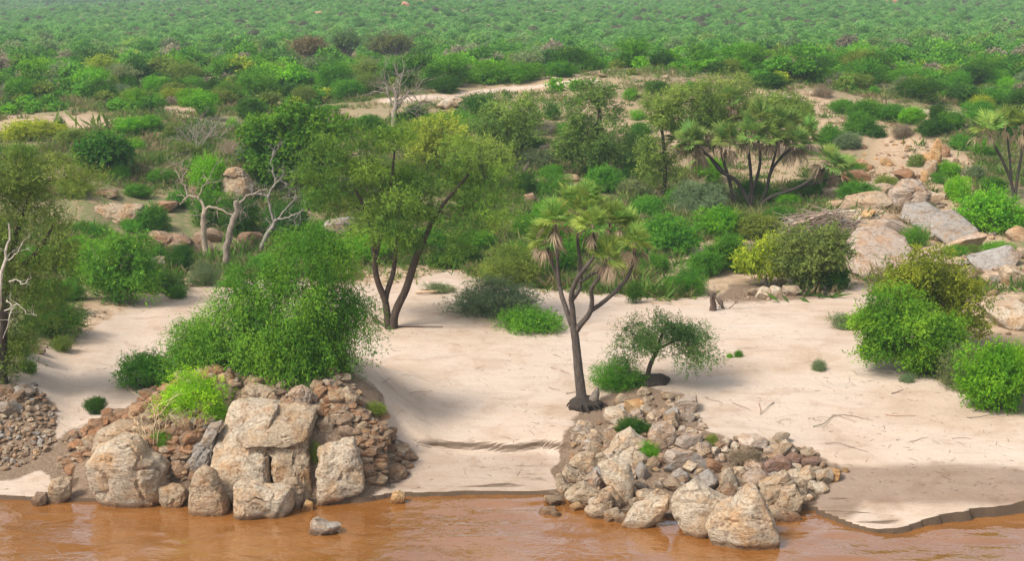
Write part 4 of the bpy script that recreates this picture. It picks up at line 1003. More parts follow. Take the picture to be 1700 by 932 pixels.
make_tree("tree", "tall fine-leaved olive tree on the stony bank at the frame edge", "tree", (6, 638),
  [(50,330,85,60,0),(10,275,70,42,.4),(90,300,45,36,-.3),(100,365,45,40,.2),(60,400,75,50,-.4),(20,440,60,60,.2),(90,420,38,40,.6),(40,500,55,50,.3),(-40,400,60,80,0),(10,560,40,45,.7),(85,460,30,45,.4)],
  [([(4,640),(2,580),(6,520),(14,450),(30,380),(50,320)], [0,0,0,.1,.2,.2], [10,9,8,6,4,2]), ([(6,520),(-20,440),(-30,360)], [0,-.2,-.4], [6,4,2]), ([(12,460),(60,420),(90,370)], [.1,0,-.3], [5,3,2])],
  (.125, .185, .030), BARK_DARK, 12, leaves=56000, leaf=.16, aspect=.24, droop=.3, per=11, clumps=110, twig=.55, clump_r=.62, thr=-.05)
mark("the big weeping shrub on the rocks", 470, 500)
make_tree("weeping_shrub", "huge bright green weeping shrub crowning the rocky outcrop", "bush", (470, 612),
  [(520,392,34,24,.3),(555,405,24,26,.6),(490,425,38,36,.2),(545,445,34,44,.4),(455,465,34,38,.2),(425,490,34,36,.4),(505,490,60,52,-.1),(400,520,38,34,0),(555,500,34,48,.3),(588,512,18,38,.6),(362,548,36,30,.2),(326,568,24,20,.3),(395,470,16,20,.2),(412,455,18,16,.3),(440,540,52,50,-.5),(500,555,54,52,-.6),(575,545,34,44,.3),(490,596,40,30,-.9),(440,590,34,28,-.6),(540,590,36,30,-.6),(385,575,34,24,-.3),(398,505,36,32,.1),(408,548,38,36,-.1),(345,545,34,26,.4),(315,575,18,16,.2)],
  [([(470,615),(465,570),(460,520),(480,450)], [0,0,.1,.2], [6,5,4,2]), ([(475,615),(500,560),(530,500),(545,430)], [0,.1,.2,.4], [6,5,4,2]), ([(465,612),(430,570),(390,545)], [0,.1,.2], [5,4,2]), ([(480,612),(540,570),(590,540)], [0,0,.1], [5,4,2])],
  (.098, .235, .018), BARK, 13, leaves=150000, leaf=.145, aspect=.27, droop=1.15, per=18, clumps=140, twig=.8, clump_r=.56, depth=.8, thr=-.04, sag=.25, shell=.55, loose=.45, tone_var=.27)
mark("the small feathery tree", 1103, 570)
make_tree("tree", "small feathery umbrella-shaped tree with thin leaning trunk on a dark root mound", "tree", (1074, 636),
  [(1095,545,48,26,0),(1050,555,34,26,.2),(1140,548,40,24,-.2),(1080,528,36,16,.1),(1120,558,50,18,.1),(1160,570,26,28,0),(1145,590,30,18,-.2),(1040,575,20,20,.2),(1062,568,30,16,-.3)],
  [([(1072,638),(1080,605),(1090,585),(1098,560),(1105,540)], [0,0,0,0,0], [4.5,3.8,3.4,2.6,1.5]), ([(1088,590),(1070,565),(1050,555)], [0,.1,.2], [2.2,1.6,1]), ([(1092,580),(1125,565),(1150,562)], [0,-.1,-.2], [2.2,1.6,1])],
  (.115, .225, .050), BARK_DARK, 14, leaves=22000, leaf=.12, aspect=.27, droop=.75, per=12, clumps=75, twig=.42, clump_r=.34, thr=-.05, tip=.007, sag=.12)
ft = [o for o in COL.objects if o.name.startswith("tree") and o.get("label", "").startswith("small feathery umbrella")][0]
cl = MB(); V, F = ICO[3]; V = V * (1 + .65 * fbm(V[:, 0] * 2.2, V[:, 1] * 2.5, V[:, 2] * 2.5, oct=3, seed=6))[:, None] * np.array([.62, .5, .34]); cl.add(V + np.array([.3, 0, 0]), F)
link("root_mound", cl.mesh("root_mound", [M_BARK], smooth=True), ft, color=(.045, .036, .03))
mark("the round bush at the sand edge", 1520, 550)
make_tree("bush", "big round leafy bush, bright green with yellowish top, at the sand edge", "bush", (1515, 612),
  [(1500,525,55,40,-.3),(1470,545,45,36,-.2),(1530,560,62,44,-.5),(1505,500,40,24,0),(1560,565,40,42,.1),(1540,600,38,26,-.4),(1480,570,45,26,-.6),(1450,545,22,24,0)],
  [([(1520,615),(1510,570),(1490,530)], [0,0,.1], [4,3,1.5]), ([(1524,615),(1545,580),(1560,545)], [0,0,.1], [4,3,1.5])],
  (.118, .262, .016), BARK, 15, leaves=66000, leaf=.115, aspect=.5, droop=.1, per=9, clumps=85, twig=.42, clump_r=.46, thr=-.06, tone_var=.24)
make_tree("tree", "loose drooping tree with orange-tinged leaves behind the round bush", "tree", (1568, 585),
  [(1530,445,48,30,0),(1575,460,45,34,.2),(1605,495,36,34,-.2),(1560,490,48,30,.3),(1500,465,32,22,0),(1625,525,22,28,-.2),(1590,530,30,26,0),(1540,425,22,12,0)],
  [([(1568,588),(1572,540),(1560,490),(1540,445)], [0,0,0,0], [5,4,3,1.5]), ([(1570,550),(1592,515),(1612,500)], [0,0,-.1], [3,2.4,1.4])],
  (.175, .215, .018), BARK, 16, leaves=26000, leaf=.15, aspect=.42, droop=.45, per=10, clumps=110, twig=.5, clump_r=.42, thr=-.03)
# the trees farther back
BACK_TREES = [
 ("tree", "dense dark spreading tree behind the silvery dead tree", (492, 312), [(455,228,42,34),(500,208,42,24),(480,255,52,44),(552,205,34,20),(428,220,20,24),(520,240,40,30),(445,285,30,24)], [([(492,314),(490,280),(480,240),(470,215)], [0]*4, [5,4,3,2]), ([(494,300),(520,250),(550,215)], [0]*3, [4,3,1.5])], (0.074,0.188,0.011), BARK_DARK, 34000, .30, .55, 110),
 ("acacia_tree", "two-tiered acacia with dark lower crown and pale dead fork above it", (985, 292), [(985,155,42,22),(1000,180,36,18),(960,185,22,16),(985,232,50,34),(1020,250,34,26),(955,240,34,26),(985,262,40,18)], [([(986,294),(987,255),(990,215),(996,190),(985,160)], [0]*5, [5,4.5,4,3.5,2])], (0.118,0.206,0.036), BARK_DARK, 26000, .26, .30, 100),
 ("acacia_tree", "rounded pale green acacia on the slope left of the two-tiered acacia", (846, 262), [(835,195,48,26),(800,200,30,20),(870,185,28,22),(840,225,48,24),(805,165,16,10),(880,215,24,18)], [([(848,264),(845,235),(835,200),(820,180)], [0]*4, [4,3.4,2.6,1.5]), ([(846,245),(870,205),(880,185)], [0]*3, [3,2,1.2]), ([(845,245),(815,215),(800,205)], [0]*3, [3,2,1.2])], (0.168,0.269,0.046), BARK, 22000, .25, .28, 90),
 ("tree", "yellow-green bushy tree behind the twin-trunked tree", (722, 290), [(722,222,36,26),(700,235,26,22),(745,232,28,24),(725,255,38,24)], [([(722,292),(722,255),(722,225)], [0]*3, [4,3,1.5])], (0.28,0.35,0.038), BARK, 13000, .26, .35, 60),
 ("tree", "olive tree peeping over the crown of the twin-trunked tree", (800, 310), [(800,262,40,24),(770,255,24,20),(825,270,26,24)], [([(800,312),(800,280),(798,255)], [0]*3, [4,3,1.5])], (0.179,0.256,0.038), BARK, 11000, .26, .3, 55),
 ("acacia_tree", "broad flat-topped acacia on a thin dark trunk left of the palm cluster", (1100, 330), [(1135,165,42,16),(1095,172,32,16),(1175,160,36,16),(1110,190,34,16),(1145,185,40,14),(1085,262,26,40),(1115,285,26,40)], [([(1101,332),(1104,290),(1102,245),(1098,195),(1108,170)], [0]*5, [3.6,3.2,2.8,2.2,1.5])], (0.168,0.25,0.042), BARK_DARK, 24000, .24, .26, 100),
 ("acacia_tree", "small flat acacia rising behind the palm cluster", (1292, 262), [(1290,175,38,16),(1262,185,24,14),(1318,185,28,14)], [([(1292,264),(1292,220),(1288,178)], [0]*3, [3.5,2.8,1.5])], (0.157,0.244,0.038), BARK, 11000, .24, .28, 50),
 ("acacia_tree", "thin acacia behind the top of the palm cluster", (1212, 215), [(1210,130,24,14),(1200,150,20,12),(1225,148,22,12)], [([(1212,217),(1212,180),(1210,140)], [0]*3, [3,2.2,1.2])], (0.179,0.256,0.046), BARK, 7000, .24, .26, 40),
 ("tree", "dark round-headed tree on the grassy slope above the stained ledge", (170, 288), [(170,245,26,18),(152,255,18,14),(185,250,18,14),(180,232,14,10)], [([(170,290),(170,265),(170,245)], [0]*3, [3,2.4,1.2])], (0.054,0.163,0.015), BARK_DARK, 9000, .28, .5, 45),
 ("tree", "gnarled olive-leaved tree clump above the pale stones by the far sand", (1346, 482), [(1325,400,34,18),(1365,398,28,18),(1310,425,28,20),(1350,430,40,22),(1380,420,20,20),(1335,450,30,16)], [([(1346,484),(1342,460),(1330,430),(1322,400)], [0]*4, [4,3.4,2.6,1.5]), ([(1350,482),(1360,450),(1370,410)], [0]*3, [3.4,2.6,1.4]), ([(1344,470),(1320,445),(1308,425)], [0]*3, [3,2.2,1.2])], (0.134,0.188,0.04), BARK_GREY, 20000, .19, .38, 90),
 ("tree", "small rounded yellow-green tree on grey stem above the pale stones", (1274, 474), [(1255,425,26,16),(1295,425,26,16),(1275,412,26,12),(1275,442,34,14)], [([(1272,476),(1270,455),(1258,430)], [0]*3, [3,2.2,1.2]), ([(1275,476),(1285,452),(1295,428)], [0]*3, [3,2.2,1.2])], (0.297,0.375,0.023), BARK_GREY, 13000, .18, .45, 70),
 ("weeping_shrub", "spreading weeping bush with grey stems at the mouth of the sandy gully", (200, 503), [(205,405,36,22),(185,430,40,30),(225,430,34,28),(200,455,44,30),(190,475,28,22),(230,460,24,22)], [([(198,505),(198,470),(205,430)], [0]*3, [4,3,1.5]), ([(204,505),(218,470),(228,440)], [0]*3, [3,2,1])], (0.112,0.269,0.023), BARK_GREY, 26000, .18, .3, 100),
]
for k, (nm, lab, bp, lobes, trunks, colr, bark, nl, lf, asp, ncl) in enumerate(BACK_TREES):
    b = ground(*bp); s = mpp(b[1], b[2])
    wp = "weeping" in nm
    make_tree(nm, lab, "bush" if wp else ("acacia" if "acacia" in nm else "tree"), bp, lobes, trunks, colr, bark, 40 + k, leaves=nl, leaf=lf, aspect=asp, droop=.65 if wp else .12, per=9, clumps=ncl,
              twig=lf * 2.6, clump_r=max(11 * s, .45), thr=-.1, tip=.014, gap=1.4)
mark("the dense dark tree", 490, 250); mark("the two-tiered acacia", 985, 210); mark("the rounded pale acacia", 840, 215); mark("the flat-topped acacia", 1120, 180)
mark("the gnarled olive tree", 1346, 430); mark("the small yellow-green tree", 1275, 440); mark("the weeping bush of the gully", 200, 450); mark("the yellow-green bushy tree", 722, 240)

# ------------------------------------------------------------------ doum palms
def palm(label, base_px, trunks, heads, seed, size_px, ng, nd, bark=(.085, .07, .06), stump=None, **kw):
    rng = np.random.default_rng(seed)
    base = np.array(ground(*base_px)); Y0 = base[1]
    root = tag(empty("doum_palm", base), label, "palm", "branching palms")
    tb = MB(); s = mpp(Y0, base[2] + 3)
    for pts, dys, rad in trunks:
        line, r = trunk_from_px(pts, Y0, base, dys, rad, 5)
        tube(tb, line, r, 10, rough=.05, seed=seed)
    link("trunk", tb.mesh("trunk", [M_BARK], smooth=True), root, color=bark)
    for (x, y, dy, sc) in heads:
        q = at_y(x, y, Y0 + dy) - np.array([0, 0, 0]); p = np.array([q[0] - base[0], Y0 + dy - base[1], q[2] - base[2]])
        palm_head(root, p, np.array([(x - base_px[0]) / 120.0, dy * .3, .5]), rng, size_px * s * sc, ng, nd, **kw)
    return root, base
mark("the branching palm on the sand", 970, 480)
proot, pbase = palm("tall branching doum palm with ragged fan crowns on the sand by the boulder heap", (967, 676),
  [([(968,680),(965,655),(960,610),(956,570),(952,540)], [0,0,0,0,0], [13,9,8,7,6.5]),
   ([(954,555),(944,525),(933,493),(927,466),(918,440),(907,407)], [0,.1,.3,.5,.6,.7], [5,4.5,4,3.4,3,2.6]),
   ([(929,474),(926,440),(925,400),(922,372)], [.4,.2,-.1,-.2], [3,2.8,2.5,2.2]),
   ([(953,545),(950,510),(948,494),(957,465),(975,441),(988,420),(984,385)], [0,-.1,-.2,-.5,-.8,-.9,-1.0], [5.2,4.6,4.2,3.6,3.2,2.8,2.2]),
   ([(949,500),(962,478),(964,440),(959,400),(961,362)], [-.2,.2,.6,.9,1.0], [3.8,3.3,3,2.6,2.2]),
   ([(955,552),(965,538),(979,520),(983,500),(982,480),(994,462),(1003,443),(1008,430)], [0,-.1,-.2,-.3,-.5,-.7,-.9,-1.0], [5.2,4.8,4.4,3.8,3.3,3,2.6,2.2]),
   ([(981,516),(1000,503),(1027,479),(1044,457),(1052,430),(1054,412)], [-.2,0,.3,.5,.6,.6], [4,3.7,3.3,2.9,2.6,2.2]),
   ([(962,470),(985,455),(1008,448)], [.2,.5,.8], [2.6,2.2,2]), ([(1008,448),(1014,415),(1012,372)], [.8,1,1.1], [2.4,2.2,2])],
  [(905,398,.7,1.0),(922,365,-.2,1.05),(961,352,1.0,1.0),(984,372,-1.0,1.0),(1008,425,-1.0,1.05),(1054,402,.6,1.0),(1013,365,1.1,1.05),(946,332,1.4,.95),(976,330,1.6,.9),(1036,372,1.3,.9)],
  21, 37, 20, 9, dead=(.38, .295, .20))
# the dark root clod and the broken stump at the palm's foot belong to it
cl = MB()
V, F = ICO[3]; V = V.copy(); V = V * (1 + .6 * fbm(V[:, 0] * 2.2, V[:, 1] * 2.2, V[:, 2] * 2.2, oct=4, seed=2))[:, None] * np.array([.62, .5, .42]); cl.add(V + np.array([.05, -.1, .02]), F)
rq = np.random.default_rng(9)
for k in range(16):
    a = rq.uniform(0, 6.28); q = np.array([.05 + math.cos(a) * .45, -.1 + math.sin(a) * .38, rq.uniform(0, .25)]); e = q + np.array([math.cos(a) * rq.uniform(.2, .6), math.sin(a) * rq.uniform(.2, .5), -.25])
    tube(cl, smooth_line([q, (q + e) / 2 + [0, 0, .08], e], None, 3), [.05, .045, .04, .035, .03, .02, .012], 5, rough=.2, seed=k)
link("root_clod", cl.mesh("root_clod", [M_BARK], smooth=True), proot, color=(.040, .032, .026))
st = MB(); s_ = mpp(pbase[1], 1)
tube(st, [(.25, -.1, 0), (.42, -.1, .35), (.52, -.1, .62), (.58, -.1, .80)], [.22, .18, .13, .05], 8, rough=.2, seed=5)
link("broken_stem", st.mesh("broken_stem", [M_BARK], smooth=True), proot, color=(.17, .145, .12))
mark("the palm cluster", 1255, 250)
palm("wide cluster of dark-stemmed doum palms with brown hanging skirts", (1249, 345),
  [([(1249,347),(1232,315),(1219,297),(1195,283),(1170,250),(1150,240)], [0,0,-.2,-.5,-.9,-1.2], [3.6,3.2,3,2.6,2.2,1.8]), ([(1219,336),(1210,297),(1200,262),(1195,235),(1190,220)], [.5,.6,.8,1,1], [3,2.7,2.4,2,1.7]),
   ([(1247,344),(1247,297),(1242,250),(1232,205)], [0,.5,.8,1.2], [3.2,2.8,2.4,1.8]), ([(1258,349),(1275,330),(1300,320),(1323,312),(1348,297),(1374,275)], [-.5,-.6,-.9,-1.2,-1.4,-1.5], [3.6,3.3,3,2.7,2.4,1.8]),
   ([(1262,340),(1271,320),(1281,283),(1300,258),(1316,246)], [0,-.2,-.3,-.6,-.8], [3.2,2.8,2.5,2.1,1.7]), ([(1249,320),(1262,270),(1258,225),(1262,205)], [.2,-.3,-.6,-.8], [2.8,2.4,2,1.7]), ([(1275,300),(1288,250),(1290,215)], [-.3,.3,.6], [2.4,2,1.7]), ([(1215,300),(1175,258),(1132,238)], [.2,.8,1.3], [2.4,2,1.7]), ([(1232,230),(1222,195),(1216,172)], [1.1,1.3,1.5], [1.9,1.7,1.5]), ([(1300,318),(1350,305),(1396,292)], [-.9,-.4,.2], [2.4,2,1.6])],
  [(1128,226,1.3,.95),(1150,232,-1.2,1.0),(1172,214,.9,1.0),(1198,208,1.0,1.0),(1232,198,1.2,1.0),(1262,198,-.8,1.0),(1290,206,.6,1.0),(1318,236,-.8,1.0),(1216,166,1.5,.8),(1374,264,-1.5,1.0),(1398,282,.2,.95),(1340,222,1.6,.9),(1208,232,-1.4,.95),(1275,226,-1.4,.9),(1246,222,-1.7,.9),(1308,212,1.4,.95),(1160,252,.4,.9)],
  22, 36, 16, 8, bark=(.062, .05, .042), green=(.19, .27, .055), dead=(.30, .22, .145))
mark("the palm at the far right edge", 1675, 270)
palm("slender forked doum palm on the far bank at the frame edge", (1684, 333),
  [([(1684,335),(1678,300),(1662,262),(1642,225)], [0,0,-.3,-.5], [3,2.6,2.2,1.6]), ([(1684,335),(1690,290),(1697,250),(1700,220)], [0,.2,.4,.5], [2.8,2.4,2,1.6]), ([(1680,305),(1676,260),(1670,215)], [0,.6,1], [2,1.8,1.5])],
  [(1638,212,-.5,1.0),(1668,202,1.0,1.0),(1698,206,.5,1.0),(1720,225,.2,1.0)], 23, 34, 12, 6, bark=(.06, .05, .04))

# ------------------------------------------------------------------ dead trees, driftwood, sticks
def dead_tree(label, base_px, lines, color, seed, twigs=(3, 1.2, .03), depth=2, name="dead_tree", wig=.3, up=0.02, every=1, Y=None):
    rng = np.random.default_rng(seed)
    base = np.array(ground(*base_px)); Y0 = base[1]; s = mpp(Y0, base[2])
    root = tag(empty(name, base), label, "dead tree", "dead trees")
    tb = MB(); bb = MB()
    for pts, dys, rad in lines:
        line, r = trunk_from_px(pts, Y0, base, dys, rad, 4)
        if rad[0] < 4: r = r * .72
        line = line + rng.normal(size=line.shape) * .035
        big = rad[0] * s > .09
        tube(tb if big else bb, line, r, 8 if big else 6, rough=.1, seed=seed)
        k, ln, rr = twigs
        for i in range(k):
            j = int(len(line) * rng.uniform(.45, .98)); j = min(max(j, 1), len(line) - 1)
            d = unit(unit(line[j] - line[j - 1]) * .5 + rng.normal(size=3) * .9 + np.array([0, 0, .2]))
            dead_limb(bb, line[j], d, ln * rng.uniform(.5, 1.2), min(rr, r[j] * .7), depth, rng, wig=wig, up=up)
    link("trunk", tb.mesh("trunk", [M_BARK], smooth=True), root, color=color)
    if bb.n: link("branch", bb.mesh("branch", [M_BARK], smooth=True), root, color=color)["kind"] = "stuff"
    return root
mark("the cream dead trunk", 341, 390); mark("the silvery dead tree", 455, 340)
dead_tree("cream-coloured dead trunk with bare crooked limbs spreading sideways from its top", (342, 430),
  [([(342,432),(340,400),(338,370),(340,348)], [0]*4, [5.5,5,5,4.4]), ([(340,350),(330,330),(312,328),(298,340)], [0,.1,.2,.2], [3.6,3,2.2,1.2]), ([(340,350),(352,343),(372,352),(390,360)], [0,-.1,-.2,-.3], [3.4,3,2.2,1.2]), ([(312,328),(308,312),(302,300),(310,285)], [.2,.2,.3,.3], [2.6,2.2,1.6,1]), ([(300,300),(290,280),(280,268)], [.3,.4,.4], [1.6,1.2,.7]), ([(330,330),(335,315),(345,300),(352,285)], [.1,.1,0,0], [2,1.6,1.2,.7])],
  (.30, .245, .185), 31, twigs=(5, 1.1, .022), depth=2)
dead_tree("leaning grey-brown dead trunk in front of the balanced boulders", (372, 446),
  [([(372,448),(378,400),(388,365),(394,335)], [0,0,.1,.2], [6,5.5,5,4.5]), ([(394,340),(410,326),(430,318),(445,312)], [.2,.1,0,0], [3,2.6,2,1.2]), ([(393,345),(402,352),(412,358)], [.2,.1,0], [2,1.5,.8])],
  (.22, .185, .15), 32, twigs=(4, 1.0, .022), depth=2)
dead_tree("silvery dead tree with twisting bare branches in front of the dense dark tree", (432, 420),
  [([(432,422),(440,395),(452,375),(458,365)], [0,0,.1,.1], [4.2,3.6,3.2,2.8]), ([(458,366),(475,362),(492,355),(506,350)], [.1,.1,0,0], [2.6,2.1,1.6,1]), ([(456,370),(448,345),(446,325),(456,305),(454,285),(450,265),(460,245)], [.1,.2,.2,.3,.3,.3,.3], [2.6,2.3,2.1,1.9,1.6,1.2,.8]), ([(446,325),(430,322),(416,326)], [.2,.3,.3], [2.4,1.8,1]), ([(462,362),(478,345),(490,330),(498,325)], [.1,.2,.2,.3], [2.2,1.8,1.3,.8]), ([(452,310),(465,300),(475,306)], [.3,.2,.1], [1.8,1.3,.8])],
  (.25, .225, .20), 33, twigs=(6, .9, .02), depth=2)
mark("the grey dead tree on the slope", 655, 175)
dead_tree("grey dead tree with a brush of upright twigs below the dirt road", (653, 212),
  [([(653,214),(655,190),(658,165),(655,145)], [0]*4, [5,4.4,3.6,2]), ([(656,185),(668,165),(680,150)], [0,0,.2], [3,2.4,1.4]), ([(656,180),(646,160),(642,142)], [0,0,.2], [3,2.2,1.2]), ([(658,168),(664,148),(666,125)], [0,0,.2], [2.4,1.8,1]), ([(680,152),(692,165),(700,178)], [.2,.2,.3], [1.4,1.1,.7])],
  (.27, .23, .19), 34, twigs=(7, 2.2, .05), depth=2, wig=.22, up=.06)
dead_tree("white dead limbs sticking out of the olive tree at the frame edge", (6, 610),
  [([(-8,612),(-5,540),(3,470),(10,420),(18,372)], [-2.6,-2.8,-3,-3,-3], [4,3.2,2.8,2.2,1.2]), ([(12,470),(26,466),(40,472),(48,462)], [-3, -3.1, -3.2, -3.2], [2,1.7,1.3,.7]), ([(10,500),(20,510),(18,525),(6,560)], [-3, -3.1, -3.2, -3.2], [1.8,1.5,1.1,.6]), ([(14,430),(28,420),(38,404)], [-3, -3.1, -3.1], [1.6,1.2,.7]), ([(8,520),(28,505),(45,520)], [-2.9, -3.1, -3.2], [1.6,1.2,.7])],
  (.46, .42, .36), 35, twigs=(2, .7, .022), depth=1)
mark("the bare brushwood", 325, 220)
rb = np.random.default_rng(36)
def brush(label, px, py, w, h, n, color, seed, name="bare_shrub", cat="bare shrub", r=.028):
    rng = np.random.default_rng(seed); g = ground(px, py); s = mpp(g[1], g[2]); mb = MB()
    for i in range(n):
        a = rng.uniform(0, 6.28); t = rng.uniform(.1, 1) ** .7
        d = unit(np.array([math.cos(a) * t * w / h, math.sin(a) * t * .8, 1.0]))
        dead_limb(mb, (math.cos(a) * .15, math.sin(a) * .15, 0), d, h * s * rng.uniform(.6, 1.05), r, 2, rng, wig=.16, up=.03, kids=(2, 4), shrink=.5)
    o = link(name, mb.mesh(name, [M_BARK], smooth=True), loc=g, color=color)
    return tag(o, label, cat, "leafless shrubs")
brush("big tangle of bare grey brushwood on the slope left of the dense dark tree", 325, 248, 75, 55, 16, (.27, .235, .20), 37)
brush("bare grey shrub behind the tangle of brushwood", 360, 232, 45, 40, 9, (.27, .235, .20), 38)
brush("grey leafless shrub in the bushes below the rounded pale acacia", 862, 292, 45, 28, 8, (.25, .21, .18), 39)
brush("bare grey shrub far off in the bush left of the lone distant palm", 158, 165, 22, 40, 6, (.28, .24, .20), 40, r=.05)
brush("twiggy dry shrub by the stump on the far sand", 1205, 512, 45, 35, 9, (.24, .19, .15), 41)
brush("low grey thicket under the bushes behind the branching palm", 985, 470, 90, 40, 16, (.20, .155, .12), 42)
brush("dry stalks of reed leaning beside the lime-green weed on the rocks", 255, 745, 40, 80, 11, (.62, .50, .32), 43, name="dry_reed", cat="dry reed", r=.016)
brush("low heap of dry stalks under the lime-green weed", 320, 712, 60, 22, 16, (.50, .38, .23), 44, name="dry_reed", cat="dry reed", r=.012)

def stick(pts, r0, r1, mb, seed=0, sides=5): tube(mb, smooth_line(pts, None, 3), np.linspace(r0, r1, (len(pts) - 1) * 3 + 1), sides, rough=.15, seed=seed)
# driftwood heap: logs one can tell apart, then the tangle
mark("the driftwood heap", 1370, 365)
hg = ground(1368, 392); hs_ = mpp(hg[1], hg[2])
heap = tag(empty("driftwood_heap", hg), "big heap of grey driftwood on the far bank beside the bedrock slab", "driftwood")
rd = np.random.default_rng(50)
def heap_pt(px, py, dy): q = at_y(px, py, hg[1] + dy); return [q[0] - hg[0], dy, q[2] - hg[2]]
for (a, b, r) in [((1362,376),(1424,372),5.5),((1330,380),(1405,365),3.4),((1390,392),(1430,360),3.2),((1318,372),(1375,352),3),((1350,392),(1400,378),4),((1376,356),(1420,350),3),((1400,385),(1438,375),3.6),((1308,366),(1350,385),2.6)]:
    mb = MB(); dy = rd.uniform(-1, 1); p, q = heap_pt(*a, dy), heap_pt(*b, dy + rd.uniform(-.6, .6)); m = [(p[i] + q[i]) / 2 + rd.normal() * .12 for i in range(3)]
    stick([p, m, q], r * hs_, r * .6 * hs_, mb, int(rd.integers(99)), 8)
    link("log", mb.mesh("log", [M_BARK], smooth=True), heap, color=(.42 * rd.uniform(.7, 1.1), .34 * rd.uniform(.8, 1.05), .26))
mb = MB()
for k in range(420):
    t = rd.beta(1.6, 1.6); x = 1300 + 140 * t; top = 392 - 44 * math.sin(math.pi * min(max(t * .9 + .05, 0), 1)) ** .8
    p = np.array(heap_pt(x, rd.uniform(top, 394), rd.uniform(-1.6, 1.2))); L = rd.uniform(.5, 2.0); a = rd.normal(0, .5); b = rd.uniform(-.5, .5)
    d = np.array([math.cos(a) * (1 if rd.random() < .5 else -1), b, math.sin(a) * .6]) * L
    stick([p, p + d * .5 + rd.normal(size=3) * .06, p + d], rd.uniform(.02, .05), .012, mb, k, 4)
link("branch_tangle", mb.mesh("branch_tangle", [M_BARK], smooth=True), heap, color=(.30, .235, .185))["kind"] = "stuff"

def log(label, a, b, r, color, cat="log", lift=.06):
    ga, gb = np.array(ground(*a)), np.array(ground(*b)); s = mpp(ga[1])
    mb = MB(); m = (gb - ga)
    rng = np.random.default_rng(int(a[0] * 7 + a[1]))
    pts = [np.zeros(3), m * .35 + rng.normal(size=3) * np.array([.05, .08, .02]) * np.linalg.norm(m), m * .7 + rng.normal(size=3) * np.array([.04, .06, .02]) * np.linalg.norm(m), m]
    pts = [p + np.array([0, 0, lift]) for p in pts]
    stick(pts, r * s, r * .45 * s, mb, 3, 6)
    o = link("driftwood_log" if cat == "log" else "stick", mb.mesh("log", [M_BARK], smooth=True), loc=ga, color=color)
    return tag(o, label, cat, "driftwood logs" if cat == "log" else "sticks lying on the sand")
log("long pale driftwood log on the sand before the earth bank", (690, 489), (758, 484), 2.6, (.50, .36, .24), lift=.12)
log("thin pale branch beside the long driftwood log", (700, 486), (745, 478), 1.4, (.46, .34, .23), lift=.15)
log("dark fallen branch beneath the twin-trunked tree", (655, 545), (735, 545), 1.6, (.10, .07, .05))
log("short dark log against the foot of the twin-trunked tree", (622, 530), (648, 548), 3.2, (.10, .075, .055))
STICKS = [((918,590),(947,600)),((915,612),(946,622)),((912,645),(930,650)),((940,655),(962,652)),((1350,710),(1400,690)),((1400,690),(1450,700)),((1380,690),(1420,700)),((1215,670),(1245,682)),((1285,670),(1262,690)),((1330,752),(1420,744)),((1370,738),(1440,752)),((1470,690),(1520,692)),((1580,730),(1650,735)),((1605,695),(1660,690)),((1510,735),(1540,728)),((1260,672),(1262,690)),((680,655),(715,650)),((900,735),(878,716)),((620,640),(648,628)),((590,580),(612,592)),((130,548),(160,540)),((60,600),(90,612)),((1480,655),(1500,648)),((1110,668),(1150,680)),((980,672),(1010,668)),((570,700),(640,735)),((1170,660),(1200,672)),((620,600),(600,610))]
for k, (a, b) in enumerate(STICKS):
    o = log("x", a, b, rd.uniform(.45, .85), (.20 * rd.uniform(.7, 1.5), .16, .12), cat="stick", lift=.03)
    THINGS.append((o, "stick", (a[0] + b[0]) / 2, (a[1] + b[1]) / 2, abs(b[0] - a[0]) + 4, 6, "dark"))
def stump(label, px, py, h, r, color, seed):
    g = ground(px, py); s = mpp(g[1], g[2]); mb = MB(); rng = np.random.default_rng(seed)
    tube(mb, [(0, 0, -.1), (.02, 0, h * s * .3), (-.04, 0, h * s * .7), (.03, 0, h * s)], [r * s * 1.25, r * s, r * s * .9, r * s * .75], 9, rough=.18, seed=seed)
    dead_limb(mb, (0, 0, h * s * .8), (-1, 0, .3), h * s * .7, r * s * .35, 1, rng)
    tag(link("tree_stump", mb.mesh("tree_stump", [M_BARK], smooth=True), loc=g, color=color), label, "stump", "stumps on the sand")
stump("dark broken stump on the far sand beside the dry twiggy shrub", 1183, 516, 30, 5, (.10, .07, .055), 3)
stump("small burnt black stump by the green bush on the far sand", 1370, 492, 15, 3, (.03, .025, .022), 4)

# leaf litter and twig scraps on the sand
mb = MB(); rl = np.random.default_rng(61)
n = 0
while n < 520:
    y = 500 + 330 * rl.uniform() ** .8; x = rl.uniform(100, 1690)
    if not in_poly(np.array([x]), np.array([y]), SAND)[0] or any(in_poly(np.array([x]), np.array([y]), q)[0] for q in ROCKY[:3]): continue
    if fbm(np.array([x / 90.0]), np.array([y / 28.0]), oct=2, seed=91)[0] < rl.uniform(-.25, .35): continue
    g = np.array(ground(x, y)); a = rl.uniform(0, 3.14); L_ = rl.uniform(.04, .30) * (1 if rl.random() < .8 else 2)
    d = np.array([math.cos(a), math.sin(a), rl.uniform(-.05, .15)]) * L_
    tube(mb, [g + [0, 0, .008], g + d * .5 + [0, 0, .015] + rl.normal(size=3) * L_ * .08, g + d + [0, 0, .01]], [.008, .007, .003], 3, cap=False, tone=.5); n += 1
o = link("litter", mb.mesh("litter", [M_BARK]), color=(.15, .11, .08)); o["kind"] = "stuff"

